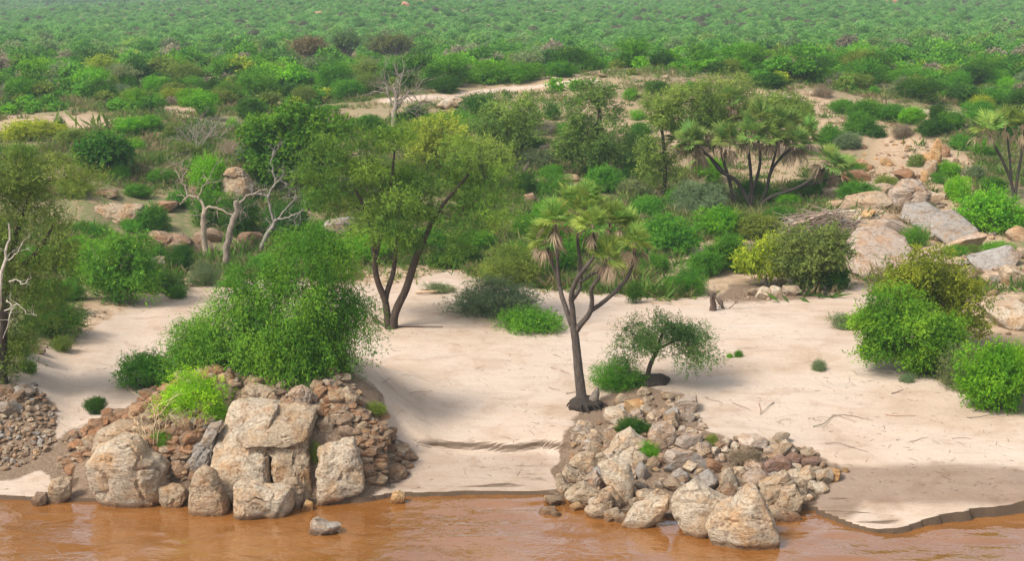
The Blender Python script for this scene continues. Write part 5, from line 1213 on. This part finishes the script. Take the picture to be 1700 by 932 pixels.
# ------------------------------------------------------------------ bushes: a dozen kinds, each built once
BIG = [bush_meshes(600 + k, 1.0, .8, 15000, .042, .5, .1, k=8 + k, thr=.0, gap=2.6) for k in range(4)]
FEATH = [bush_meshes(620 + k, 1.0, .72, 15000, .046, .26, .3, k=9, loose=.8, thr=.02, gap=2.8, per=10) for k in range(3)]
LOWB = [bush_meshes(640 + k, 1.0, .42, 8000, .045, .35, .1, k=10, thr=-.12, gap=2.6, loose=.9) for k in range(2)]
MIDB = [bush_meshes(660 + k, 1.0, .75, 3600, .062, .55, .1, k=6 + k % 4, thr=-.02, gap=2.4, stems=5) for k in range(6)]
MIDT = [bush_meshes(680 + k, 1.0, .9, 3000, .070, .4, .1, thr=-.05, gap=2.2, stems=6,
        lobes=[(0, 0, .70, .34, .34, .16), (.26, .05, .62, .22, .2, .11), (-.27, -.05, .64, .22, .2, .11), (0, .2, .66, .24, .2, .12), (0, -.2, .62, .24, .2, .12), (.1, 0, .45, .2, .2, .2)]) for k in range(3)]
def dry_mesh(seed):
    rng = np.random.default_rng(seed); mb = MB()
    for i in range(16):
        a = rng.uniform(0, 6.28); t = rng.uniform(.2, 1)
        dead_limb(mb, (0, 0, 0), unit(np.array([math.cos(a) * t, math.sin(a) * t, .8])), .6 * rng.uniform(.7, 1.1), .012, 2, rng, wig=.2, up=.02, kids=(2, 3), shrink=.5)
    P, D = lobes_points(bush_lobes(rng, 6, 1, .8), 120, rng)
    sprays(mb, P, D, rng, per=7, leaf=.05, aspect=.4, twig=.15, mat=1)
    return mb.mesh("dry_bush", [M_BARK, M_LEAF])
DRY = [dry_mesh(700 + k) for k in range(2)]

def plant_bush(px, py, w, h, colour, style, label=None, rng=None, name=None, own_parts=True, sink=.04):
    rng = rng or np.random.default_rng(int(px * 13 + py * 7))
    g = ground(px, py); s = mpp(g[1], g[2])
    W, H = w * s, h * s
    v = rng.uniform(.86, 1.16); c = GREENS[colour]; jit = rng.uniform(-.10, .10)
    col = (c[0] * v * (1 + jit), c[1] * v, c[2] * v * (1 - jit))
    pool, hh = {"round": (BIG if w > 34 else MIDB, .80 if w > 34 else .75), "feather": (FEATH, .74), "low": (LOWB, .44), "tree": (MIDT, .84), "dry": (DRY, .8)}[style]
    m = pool[int(rng.integers(len(pool)))]
    nm = name or {"tree": "thorn_tree", "dry": "dry_bush"}.get(style, "bush")
    loc = (g[0], g[1] + W * .25, g[2] - sink * H); sc = (W * 1.04, W * .9, H / hh); rz = rng.uniform(-.5, .5) + (math.pi if rng.random() < .5 else 0)
    if style == "dry":
        root = link(nm, m, loc=loc, color=(.235, .20, .15))
    elif w > 34 or (w > 26 and py > 250):
        root = empty(nm, loc)
        link("foliage", m[0], root, color=col); link("stem", m[1], root, color=BARK)
    else:
        root = link(nm, m[0], loc=loc, color=col)
    root.rotation_euler = (0, 0, rz); root.scale = sc
    noun = {"tree": "thorn tree", "dry": "dry bush"}.get(style, "bush")
    if label: tag(root, label, noun if style != "tree" else "tree", "trees and bushes on the far bank" if py < 500 else "bushes on the sand and rocks")
    else: THINGS.append((root, noun, px, py - h / 2, w, h, colour))
    return root, g
for ph, x, y in [("the lime-green weed on the rocks", 310, 650), ("the low spreading bush on the sand", 812, 495), ("the bright bush by the bedrock", 1650, 350), ("the stacked orange rocks", 1555, 260), ("the great bedrock slab", 1450, 415),
                 ("the balanced boulders", 393, 305), ("the stained rock ledge", 198, 355), ("the dirt road", 880, 150), ("the boulder heap", 1130, 780), ("the rocky outcrop", 430, 740), ("the huge pale blocky boulder", 215, 785), ("the pointed boulder", 1232, 860),
                 ("the steep pinkish rock face", 1510, 325), ("the lone distant palm", 513, 95), ("the distant round-crowned palm", 650, 85), ("the earth bank", 690, 460), ("the pale stones on the far sand", 1280, 485), ("the red rock on the far hill", 700, 6), ("the bare track across the ridge", 1550, 188), ("the stump on the far sand", 1183, 500), ("the wet grey sand", 1520, 800)]: mark(ph, x, y)
NAMED = [
 (815,527,150,66,"grey-green","feather","broad grey-green shrub sprawling on the sand, the bigger of the sand pair"),
 (884,556,116,42,"mid green","low","low green mat of shrub on the sand behind the branching palm"),
 (1032,648,96,52,"mid green","feather","green shrub between the branching palm and the small feathery tree"),
 (1405,548,52,26,"grey-green","low","low grey-green shrub beside the big round bush at the sand edge"),
 (1655,690,110,118,"bright green","round","bright leafy bush at the frame edge on the sand bank"),
 (1604,652,72,84,"grey-green","feather","dull grey-green shrub between the round bush and bright edge bush"),
 (1688,660,60,95,"lime green","round","lime-topped bush behind the bright edge bush"),
 (1360,617,27,20,"grey-green","low","small blue-green seedling tuft alone on the open sand"),
 (1508,637,24,16,"grey-green","low","tiny pale seedling tuft on sand near the dull grey-green shrub"),
 (1227,594,16,13,"mid green","low","tiny green seedling, nearer the wider of two beside the feathery tree"),
 (1212,595,11,8,"bright green","low","tiniest green seedling on the open sand"),
 (1050,727,52,32,"dark green","round","dark green leafy plant among the upper boulders of the heap"),
 (1074,766,42,34,"bright green","feather","grassy bright tuft beside the long pale slab"),
 (1184,746,26,26,"olive green","feather","dry grassy tuft in the upper boulder heap"),
 (1240,780,60,34,"grey-brown","feather","withered brown weed mat over the middle of the boulder heap"),
 (240,650,96,66,"mid green","round","green bush on the sand above the rust-brown stones"),
 (312,694,118,82,"lime green","feather","lime-green feathery weed growing from the rocky outcrop"),
 (358,702,40,34,"bright green","feather","small bright tuft at the corner of the lime-green weed"),
 (268,748,34,34,"bright green","feather","green tuft at the foot of the dry reed stalks"),
 (157,690,36,30,"dark green","round","small dark plant at the top of the rust-brown stones"),
 (523,770,18,40,"olive green","feather","moss-green weed growing in the dark cleft"),
 (620,690,46,20,"olive green","low","thin weeds over the top of the stony slope"),
 (450,695,12,10,"bright green","low","tiny green tuft on the brown layered face"),
 (300,604,30,34,"mid green","feather","wispy green sprig at the left edge of the big weeping shrub"),
 (75,560,115,62,"dark green","feather","dark shrub beneath the olive tree at the frame edge"),
 (72,520,70,62,"mid green","round","green bush behind the dark shrub on the gully bank"),
 (155,470,92,72,"bright green","round","bright bush on the gully bank behind the weeping bush"),
 (257,438,42,32,"mid green","round","small bush under the broken brown ledge"),
 (262,487,92,34,"dark green","low","low dark creeper running down to the sandy gully"),
 (292,497,40,22,"mid green","low","small mat at the end of the dark creeper"),
 (300,452,42,46,"dark green","round","dark round bush beside the cream dead trunk"),
 (335,476,58,46,"grey-green","feather","grey-green shrub at the foot of the leaning dead trunk"),
 (388,478,34,42,"mid green","round","green bush between leaning dead trunk and big weeping shrub"),
 (345,330,58,74,"bright green","round","bright tall bush behind the cream dead trunk"),
 (348,378,72,60,"mid green","round","green bush directly behind the cream dead trunk"),
 (395,395,62,70,"dark green","round","dark bush under the balanced boulders"),
 (470,400,80,60,"dark green","round","dark thicket behind the silvery dead tree"),
 (45,235,92,38,"yellow-green","round","yellow-green bush on the crest above the olive tree"),
 (600,442,64,62,"bright green","round","bright bush behind the twin-trunked tree"),
 (560,440,60,40,"mid green","round","low green bush between weeping shrub and twin-trunked tree"),
 (665,430,60,60,"mid green","feather","green shrub framed between the two trunks"),
 (758,446,86,42,"dark green","round","dark bush above the earth bank"),
 (845,477,112,76,"olive green","feather","olive shrub behind the sand pair"),
 (728,487,52,15,"grey-green","low","low mat of weed beside the long driftwood log"),
 (952,432,92,90,"bright green","round","bright bush right behind the crowns of the branching palm"),
 (925,462,66,62,"mid green","round","green bush behind the trunk fork of the branching palm"),
 (1020,440,70,60,"mid green","round","bush behind the drooping palm crown over the far sand"),
 (1112,426,104,70,"mid green","round","wide green bush on the far bank between palm and palm cluster"),
 (1170,462,56,46,"mid green","round","leafy bush on the far bank beside the stump"),
 (1137,492,74,54,"mid green","feather","feathery bush at the edge of the far sand"),
 (1054,505,26,36,"dark green","round","single dark sapling at the edge of the far sand"),
 (1205,452,78,64,"mid green","round","round leafy bush behind the small yellow-green tree"),
 (1195,397,72,52,"bright green","round","bright bush in front of the palm cluster"),
 (1160,362,92,62,"grey-green","feather","grey-green airy shrub left of the palm cluster's stems"),
 (1265,402,72,48,"olive green","round","olive bush under the palm cluster"),
 (1385,482,62,38,"dark green","round","dark bush at the foot of the gnarled olive tree"),
 (1425,335,62,36,"mid green","round","green bush between the palm cluster and driftwood heap"),
 (1342,330,56,32,"mid green","round","bush behind the driftwood heap"),
 (1592,335,46,42,"lime green","round","lime-green bush near the steep pinkish rock face"),
 (1650,390,112,78,"bright green","round","wide bright green bush by the bedrock on the far bank"),
 (1523,411,44,38,"mid green","feather","green shrub rooted on the great bedrock slab"),
 (1433,455,26,20,"grey-green","low","small grey-green tuft below the great bedrock slab"),
 (1590,426,42,20,"mid green","low","low tuft in the gravel beyond the bedrock"),
 (1660,420,62,18,"bright green","low","low green mat below the wide bright bush"),
 (1690,525,24,16,"bright green","low","tuft on the bedrock sheet at the frame edge"),
 (1578,297,40,30,"bright green","round","bright bush beside the stacked orange rocks"),
 (1512,345,34,18,"mid green","low","green tuft at the foot of the steep pinkish face"),
 (1481,344,32,22,"dark green","round","dark tuft beside the steep pinkish rock face"),
 (1057,272,52,60,"dark green","round","dark bush beside the two-tiered acacia"),
 (1052,302,40,46,"dark green","round","dark bush below and beside the two-tiered acacia"),
 (1003,322,58,48,"mid green","round","green bush above the branching palm's crown"),
 (1047,327,48,32,"grey-green","round","grey-blue bush between the palm and flat-topped acacia"),
 (675,312,32,32,"bright green","round","bright bush seen through the twin-trunked tree"),
]
for px, py, w, h, c, st, lab in NAMED: plant_bush(px, py, w, h, c, st, lab)
MID = [
 (98,215,22,22,"dark green","round"),(212,225,46,30,"bright green","round"),(245,218,46,26,"bright green","round"),(226,254,28,24,"bright green","round"),(116,245,52,32,"olive green","round"),(285,230,32,26,"olive green","round"),(196,300,36,30,"mid green","round"),
 (265,308,52,26,"mid green","round"),(300,264,62,28,"olive green","round"),(387,262,50,30,"grey-brown","feather"),(385,217,22,22,"bright green","round"),(416,210,22,22,"bright green","round"),(225,330,40,26,"mid green","round"),(120,330,50,30,"olive green","round"),(90,280,40,26,"olive green","round"),
 (250,385,52,48,"mid green","round"),(295,345,40,30,"mid green","round"),(410,270,40,30,"grey-green","round"),(430,300,34,30,"dark green","round"),(320,285,40,24,"mid green","round"),(140,395,60,26,"mid green","low"),(215,385,40,20,"mid green","low"),
 (916,200,27,28,"dark green","round"),(1044,168,22,20,"bright green","round"),(1090,158,42,26,"dark green","round"),(918,297,36,24,"mid green","round"),(869,324,42,38,"dark green","round"),(914,327,72,42,"mid green","feather"),(1076,367,52,42,"mid green","round"),(1130,345,50,34,"mid green","round"),
 (1175,302,62,40,"bright green","round"),(1185,330,42,30,"mid green","round"),(890,460,60,58,"olive green","round"),(880,400,60,44,"mid green","round"),(905,370,46,34,"bright green","round"),(1075,410,50,40,"bright green","round"),(1090,455,44,34,"mid green","round"),(1045,470,40,30,"olive green","round"),
 (1220,390,52,42,"olive green","round"),(1300,372,50,30,"mid green","round"),(1250,330,46,34,"mid green","round"),(1290,340,40,24,"mid green","round"),(1215,425,44,36,"mid green","round"),(1240,455,44,36,"dark green","round"),(1310,345,36,24,"bright green","round"),
 (1277,147,62,26,"dark green","round"),(1432,224,52,40,"mid green","round"),(1440,200,56,36,"mid green","round"),(1480,202,50,30,"mid green","round"),(1516,207,46,30,"bright green","round"),(1555,227,62,32,"dark green","round"),(1458,230,30,22,"dark green","round"),(1412,250,42,32,"grey-green","round"),
 (1382,242,46,36,"mid green","round"),(1365,162,36,24,"grey-brown","feather"),(1500,232,34,26,"grey-brown","feather"),(1372,310,46,28,"mid green","round"),(1523,277,30,22,"olive green","round"),(1630,202,52,34,"mid green","round"),(1600,250,40,28,"mid green","round"),(1640,262,44,30,"mid green","round"),(1620,300,36,24,"grey-green","round"),
 (1560,200,36,26,"dark green","round"),(1585,215,44,30,"mid green","round"),(1335,195,36,26,"mid green","round"),(1400,190,40,26,"mid green","round"),(1670,235,44,34,"dark green","round"),(1605,170,60,30,"dark green","round"),(1655,180,60,34,"mid green","round"),(1420,292,36,22,"mid green","round"),(1650,320,44,26,"mid green","round"),
 (575,166,52,38,"mid green","round"),(740,156,46,32,"dark green","round"),(735,145,76,36,"dark green","round"),(810,140,70,40,"mid green","round"),(870,138,60,34,"mid green","round"),(930,130,46,30,"mid green","round"),(780,120,50,34,"dark green","round"),(600,130,70,36,"olive green","round"),(545,190,36,16,"mid green","round"),
 (690,200,36,26,"dark green","round"),(665,212,40,26,"dark green","round"),(612,215,40,26,"mid green","round"),(640,235,40,26,"mid green","round"),(590,220,34,24,"mid green","round"),(690,240,50,40,"olive green","round"),(760,205,34,22,"mid green","round"),(760,280,50,36,"mid green","feather"),(890,280,52,34,"grey-green","feather"),
 (940,228,40,26,"mid green","round"),(905,225,36,24,"grey-brown","feather"),(880,250,40,26,"mid green","round"),(1065,225,36,22,"mid green","round"),(1060,200,26,18,"bright green","round"),(945,400,50,40,"mid green","round"),(860,440,46,40,"mid green","round"),(790,420,60,40,"mid green","round"),(720,420,60,40,"mid green","round"),
 (545,400,46,34,"mid green","round"),(520,350,50,36,"mid green","round"),(440,455,60,34,"mid green","round"),(615,385,50,30,"grey-green","round"),(560,360,44,30,"olive green","round"),(30,330,60,36,"olive green","round"),(30,270,50,30,"mid green","round"),(130,430,60,40,"mid green","round"),(60,450,60,40,"mid green","round"),(110,500,50,36,"mid green","round"),
 (25,590,60,40,"dark green","feather"),(100,585,40,26,"olive green","low"),(45,620,30,24,"mid green","low"),(1470,310,36,20,"olive green","low"),(1410,320,30,18,"mid green","low"),(1560,305,30,18,"mid green","low"),(1620,345,40,22,"mid green","low"),(1540,350,26,14,"mid green","low"),(1615,420,26,14,"olive green","low"),
]
for px, py, w, h, c, st in MID: plant_bush(px, py, w, h, c, st)

# distant branching palms on the plain
def far_palm(label, px, py, w, h, seed, colr, dome):
    g = ground(px, py); s = mpp(g[1], g[2]); rng = np.random.default_rng(seed)
    root = tag(empty("candelabra_tree", g), label, "tree", "distant candelabra trees")
    tb, fb = MB(), MB(); W, H = w * s, h * s
    tips = []
    for i in range(26):
        a = rng.uniform(0, 6.28); t = rng.uniform(0, 1) ** .5
        x, y = math.cos(a) * t * W * .5, math.sin(a) * t * W * .5
        z = H * ((.95 - .38 * t * t) if dome else (.95 - .12 * t))
        line, r = smooth_line([(0, 0, 0), (x * .12, y * .12, H * .3), (x * .6, y * .6, z * .66), (x, y, z)], [.22, .17, .10, .06], 3)
        tube(tb, line, r, 5, cap=False); tips.append((x, y, z))
    T = np.array(tips); P = T[rng.integers(0, len(T), 900)] + rng.normal(size=(900, 3)) * np.array([.55, .55, .35])
    sprays(fb, P, unit(rng.normal(size=P.shape) + np.array([0, 0, .7])), rng, per=7, twig=.7, leaf=.42, aspect=.35, droop=.05)
    link("trunk", tb.mesh("trunk", [M_BARK], smooth=True), root, color=(.20, .16, .15)); link("crown", fb.mesh("crown", [M_LEAF]), root, color=colr)
far_palm("lone distant candelabra-shaped palm with bare grey fork and reddish top", 513, 114, 46, 42, 81, (.17, .14, .06), False)
far_palm("distant round-crowned branching palm with dark underside on the plain", 650, 104, 66, 40, 82, (.13, .15, .045), True)
far_palm("pale green vase-shaped tree between the two distant palms", 579, 105, 40, 42, 83, (.10, .17, .05), False)

# ------------------------------------------------------------------ the bush country: the largest as things, the rest as one mass
rb = np.random.default_rng(99)
taken = [(o_[2], o_[3], o_[4]) for o_ in THINGS if o_[1] in ("bush", "thorn tree")]
nf = 170000
Yc = 112 * (720 / 112.0) ** (rb.uniform(0, 1, nf) ** .45)
Xc = (rb.uniform(-1, 1, nf)) * (Yc * .62 + 12)
clus = fbm(Xc / 17, Yc / 17, oct=3, seed=301)
sz = np.clip(rb.lognormal(-.08, .38, nf), .4, 1.4) * (1 - .50 * sstep(190, 420, Yc))
Zc = height(Xc, Yc)
pxc, pyc = project(Xc, Yc, Zc)
keep = (clus > -.26) | (rb.uniform(size=nf) < .25) | ((Yc > 330) & (clus > -.5))
qx, qy = pxc + 10 * fbm(Xc / 4, Yc / 4, seed=5), pyc + 3 * fbm(Xc / 4, Yc / 4, seed=6)
for p in BARE[:4]: keep &= ~in_poly(qx, qy, p) | (rb.uniform(size=nf) < .05)
for p in ROAD: keep &= ~in_poly(pxc, pyc, p)
# the nearer slopes are planted by hand: only thin filling there
keep &= (Yc > 150) | (rb.uniform(size=nf) < .42)
for (cx, cy, cw, ch) in [(393, 320, 55, 60), (198, 358, 60, 22), (1370, 365, 80, 32), (1555, 265, 55, 45), (1510, 325, 50, 28), (1255, 345, 60, 14), (1450, 415, 70, 40), (1550, 370, 90, 36), (986, 285, 30, 10), (653, 210, 24, 14), (513, 112, 30, 22), (650, 104, 42, 20), (579, 106, 26, 20)]:
    keep &= ~((np.abs(pxc - cx) < cw) & (np.abs(pyc - cy) < ch))
Xc, Yc, Zc, sz, pxc, pyc, clus = [a[keep] for a in (Xc, Yc, Zc, sz, pxc, pyc, clus)]
s_m = mpp(Yc, Zc); wpx = sz * 1.75 / s_m
# thin out overlaps near by (grid of two-metre cells up to 260 m)
cell = {}; ok = np.ones(len(Xc), bool)
for i in np.argsort(-sz):
    if Yc[i] > 330: continue
    kx, ky = int(Xc[i] // 1.35), int(Yc[i] // 1.6)
    if (kx, ky) in cell: ok[i] = False; continue
    cell[(kx, ky)] = 1
Xc, Yc, Zc, sz, pxc, pyc, clus, wpx = [a[ok] for a in (Xc, Yc, Zc, sz, pxc, pyc, clus, wpx)]
COLS_W = ["mid green", "bright green", "dark green", "olive green", "grey-green", "yellow-green", "grey-brown"]
cw = np.array([.36, .14, .20, .13, .08, .03, .06])
ci = rb.choice(len(COLS_W), size=len(Xc), p=cw)
n_bush = sum(1 for o_ in THINGS if o_[1] == "bush") + len(NAMED)
infr = (pxc > -10) & (pxc < 1710) & (pyc > 0) & (pyc < 932)
order = np.argsort(-np.where(infr, wpx, 0))
n_more, n_tree, indiv = 296 - n_bush, 46, np.zeros(len(Xc), bool)
for i in order:
    if n_more <= 0 and n_tree <= 0: break
    c = COLS_W[ci[i]]; tree = rb.random() < .16 and n_tree > 0
    if tree:
        plant_bush(pxc[i], pyc[i], wpx[i] * 1.5, wpx[i] * 1.15, c if c != "grey-brown" else "olive green", "tree", rng=rb); n_tree -= 1
    elif n_more > 0:
        plant_bush(pxc[i], pyc[i], wpx[i], wpx[i] * rb.uniform(.6, .95), c, "feather" if c in ("grey-brown",) else "round", rng=rb); n_more -= 1
    else: continue
    indiv[i] = True
rest = ~indiv

def scatter_stuff(name, pts, scale, rot, tint, protos, group_of):
    """one mass of plants: points carrying instances of the prototype meshes"""
    col = bpy.data.collections.new(name + "_kinds")
    for k, me in enumerate(protos):
        o = bpy.data.objects.new(name + "_kind", me); o.location = (0, 0, 0); col.objects.link(o)
    me = bpy.data.meshes.new(name)
    me.vertices.add(len(pts)); me.vertices.foreach_set("co", pts.astype(np.float32).ravel())
    for nm, ty, arr, key in (("size", 'FLOAT_VECTOR', scale, "vector"), ("turn", 'FLOAT_VECTOR', rot, "vector"), ("tint", 'FLOAT_COLOR', tint, "color"), ("pick", 'INT', group_of, "value")):
        a = me.attributes.new(nm, ty, 'POINT'); a.data.foreach_set(key, np.ascontiguousarray(arr).astype(np.int32 if ty == 'INT' else np.float32).ravel())
    o = link(name, me); o["kind"] = "stuff"
    ng = bpy.data.node_groups.new(name, 'GeometryNodeTree')
    ng.interface.new_socket("Geometry", in_out='INPUT', socket_type='NodeSocketGeometry'); ng.interface.new_socket("Geometry", in_out='OUTPUT', socket_type='NodeSocketGeometry')
    gi, go = ng.nodes.new("NodeGroupInput"), ng.nodes.new("NodeGroupOutput")
    ip = ng.nodes.new("GeometryNodeInstanceOnPoints"); cinf = ng.nodes.new("GeometryNodeCollectionInfo")
    cinf.inputs["Collection"].default_value = col; cinf.inputs["Separate Children"].default_value = True; cinf.inputs["Reset Children"].default_value = True
    def attr(nm, ty):
        n = ng.nodes.new("GeometryNodeInputNamedAttribute"); n.data_type = ty; n.inputs["Name"].default_value = nm
        return next(s for s in n.outputs if s.enabled and s.name == "Attribute")
    L = ng.links
    L.new(gi.outputs[0], ip.inputs["Points"]); L.new(cinf.outputs[0], ip.inputs["Instance"]); ip.inputs["Pick Instance"].default_value = True
    L.new(attr("pick", 'INT'), ip.inputs["Instance Index"]); L.new(attr("turn", 'FLOAT_VECTOR'), ip.inputs["Rotation"]); L.new(attr("size", 'FLOAT_VECTOR'), ip.inputs["Scale"])
    L.new(ip.outputs[0], go.inputs[0])
    md = o.modifiers.new("scatter", 'NODES'); md.node_group = ng
    return o
def far_bush(seed, n, lf, tree=False):
    rng = np.random.default_rng(seed); mb = MB()
    L = bush_lobes(rng, 5, 1, .75) if not tree else [(0, 0, .70, .4, .4, .15), (.2, .1, .6, .2, .2, .12), (-.2, -.1, .6, .2, .2, .12), (0, 0, .4, .12, .12, .25)]
    P, D = lobes_points(L, n // 5, rng, gap=2.4, thr=-.1)
    sprays(mb, P, D, rng, per=5, twig=.2, leaf=lf, aspect=.6, droop=.05, tone=clump_tone(P, .2, rng))
    return mb.mesh("far_bush", [M_LEAF_FAR])
FARP = [far_bush(800 + k, 900, .13) for k in range(5)] + [far_bush(810, 800, .13, True)]
R_ = np.where(rest)[0]
cc = np.array([GREENS[c] for c in COLS_W])[ci[R_]] * rb.uniform(.85, 1.3, (len(R_), 1))
W_ = sz[R_] * 1.75
# lower, fresher scrub up the hill; haze brightness painted into its colour
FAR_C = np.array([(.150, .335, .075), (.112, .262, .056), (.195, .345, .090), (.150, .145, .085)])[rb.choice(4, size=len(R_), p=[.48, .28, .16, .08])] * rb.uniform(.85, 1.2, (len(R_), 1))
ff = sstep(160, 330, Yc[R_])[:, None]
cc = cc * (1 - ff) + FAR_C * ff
tree_ = rb.random(len(R_)) < .12
W_ = np.where(tree_, W_ * 1.5, W_)
# wooded folds of the mountain behind
nm_ = 16000
Ym = rb.uniform(720, 1780, nm_); Xm = rb.uniform(-1, 1, nm_) * Ym * .5; Zm_ = height(Xm, Ym); Wm = rb.uniform(5, 11, nm_)
A_ = lambda a, b: np.concatenate([a, b])
BX, BY, BZ, BW, BH = A_(Xc[R_], Xm), A_(Yc[R_], Ym), A_(Zc[R_], Zm_), A_(W_, Wm), A_(W_ * rb.uniform(.65, 1.0, len(R_)), Wm * .45)
cc = np.concatenate([cc, np.array([.10, .20, .05]) * rb.uniform(.8, 1.3, (nm_, 1))])
pick_ = A_(np.where(tree_, 5, rb.integers(0, 5, len(R_))), rb.integers(0, 5, nm_)); nb_ = len(BX)
scatter_stuff("bushland", np.stack([BX, BY, BZ - .05 * BW], 1), np.stack([BW, BW, BH], 1), np.stack([0 * BW, 0 * BW, rb.uniform(0, 6.28, nb_)], 1), np.concatenate([cc, np.ones((nb_, 1))], 1), FARP, pick_)

# grass and low herbs
def tuft(seed, n=26, w=.5, h=.42, broad=False):
    rng = np.random.default_rng(seed); mb = MB()
    p = rng.normal(size=(n, 3)) * np.array([w * .3, w * .3, 0]); d = unit(rng.normal(size=(n, 3)) * np.array([.5, .5, .15]) + np.array([0, 0, .8 if not broad else .45]))
    leaf_quads(mb, p, d, h * rng.uniform(.5, 1.2, n), .035 if not broad else .05, rng)
    return mb.mesh("tuft", [M_LEAF_FAR])
ng_ = 120000
Yg = 72 + 190 * rb.uniform(0, 1, ng_) ** 1.7; Xg = rb.uniform(-1, 1, ng_) * (Yg * .58 + 8); Zg = height(Xg, Yg)
gx, gy = project(Xg, Yg, Zg)
gk = fbm(Xg / 6, Yg / 6, oct=3, seed=402) > -.16
wx, wy = gx + 12 * fbm(Xg / 1.5, Yg / 1.5, seed=41), gy + 6 * fbm(Xg / 1.5, Yg / 1.5, seed=42)
gk &= ~in_poly(wx, wy, SAND) | (Yg > 100)
for k, p in enumerate(BARE): gk &= ~in_poly(wx, wy, p) | (rb.uniform(size=ng_) < (.35 if k == 0 else .06))
for p in ROAD: gk &= ~in_poly(gx, gy, p)
Xg, Yg, Zg = Xg[gk], Yg[gk], Zg[gk]; m_ = len(Xg)
gcol = np.array([(.085, .175, .025), (.12, .18, .035), (.17, .18, .06), (.23, .18, .09), (.06, .13, .02)])[rb.integers(0, 5, m_)] * rb.uniform(.8, 1.2, (m_, 1))
gs = rb.lognormal(0, .35, m_)
scatter_stuff("grass", np.stack([Xg, Yg, Zg - .02], 1), np.stack([gs * 1.5, gs * 1.5, gs], 1), np.stack([0 * gs, 0 * gs, rb.uniform(0, 6.28, m_)], 1), np.concatenate([gcol, np.ones((m_, 1))], 1), [tuft(1), tuft(2), tuft(3, 20, .7, .3, True)], rb.integers(0, 3, m_))

# ------------------------------------------------------------------ labels for the many: look first, then the nearest landmark
def relation(x, y, lx, ly, w):
    dx, dy = x - lx, (y - ly) * 1.5
    far = math.hypot(dx, dy)
    pre = "just " if far < 45 else ("" if far < 130 else "well ")
    if abs(dx) > 1.6 * abs(dy): return pre + ("right of" if dx > 0 else "left of")
    if dy < 0: return pre + ("behind" if abs(dx) < .5 * abs(dy) else ("behind and right of" if dx > 0 else "behind and left of"))
    return pre + ("in front of" if abs(dx) < .5 * abs(dy) else ("in front and right of" if dx > 0 else "in front and left of"))
def size_word(noun, w, h):
    lim = {"stone": (14, 20), "boulder": (28, 36), "stick": (30, 50)}.get(noun, (26, 50))
    a = "small" if w < lim[0] else ("" if w < lim[1] else "large")
    b = "flat" if h < .55 * w else ("tall" if h > 1.0 * w else "")
    if noun in ("bush", "thorn tree", "dry bush"): b = "low" if h < .6 * w else ("tall" if h > .88 * w else "")
    if noun == "stick": b = ""
    return " ".join(q for q in (a, b) if q)
GROUPS = {"stone": "stones of the outcrop, heap and banks", "boulder": "boulders and rock faces", "stick": "sticks lying on the sand", "bush": "bushes of the far bank and plain", "thorn tree": "thorn trees of the plain", "dry bush": "leafless shrubs"}
CATS = {"thorn tree": "tree", "dry bush": "bush"}
labels = {}
for t in THINGS:
    o, noun, x, y, w, h, c = t
    near = sorted(LAND.items(), key=lambda kv: math.hypot(x - kv[1][0], 1.5 * (y - kv[1][1])))
    sw = size_word(noun, w, h)
    opts = []
    for k in range(5):
        ph, (lx, ly) = near[k]
        opts.append(f"{sw + ' ' if sw else ''}{c} {noun} {relation(x, y, lx, ly, w)} {ph}")
    lab = next((q for q in opts if q not in labels and len(q.split()) <= 16), None)
    if lab is None:
        for j, word in enumerate(("second", "third", "fourth", "fifth", "sixth", "seventh", "eighth", "ninth")):
            q = f"{word} {opts[0]}"
            if q not in labels: lab = q; break
    lab = lab or opts[0]
    labels[lab] = 1
    tag(o, lab, CATS.get(noun, noun), GROUPS[noun])

# ------------------------------------------------------------------ the air
def haze(density):
    x0, x1, y0, y1, z0, z1 = -1700, 1700, -400, 1900, -8, 130
    V = [(x, y, z) for x in (x0, x1) for y in (y0, y1) for z in (z0, z1)]
    F = [[0, 1, 3, 2], [4, 6, 7, 5], [0, 4, 5, 1], [2, 3, 7, 6], [0, 2, 6, 4], [1, 5, 7, 3]]
    m, nt = mat_new("haze")
    v = nt.nodes.new("ShaderNodeVolumePrincipled"); v.inputs["Color"].default_value = (.74, .90, 1, 1); v.inputs["Density"].default_value = density; v.inputs["Anisotropy"].default_value = 0.2
    o = nt.nodes.new("ShaderNodeOutputMaterial"); nt.links.new(v.outputs[0], o.inputs["Volume"])
    mb = MB(); mb.add(V, F); ob = link("haze", mb.mesh("haze", [m])); ob["kind"] = "stuff"
haze(0.00038)
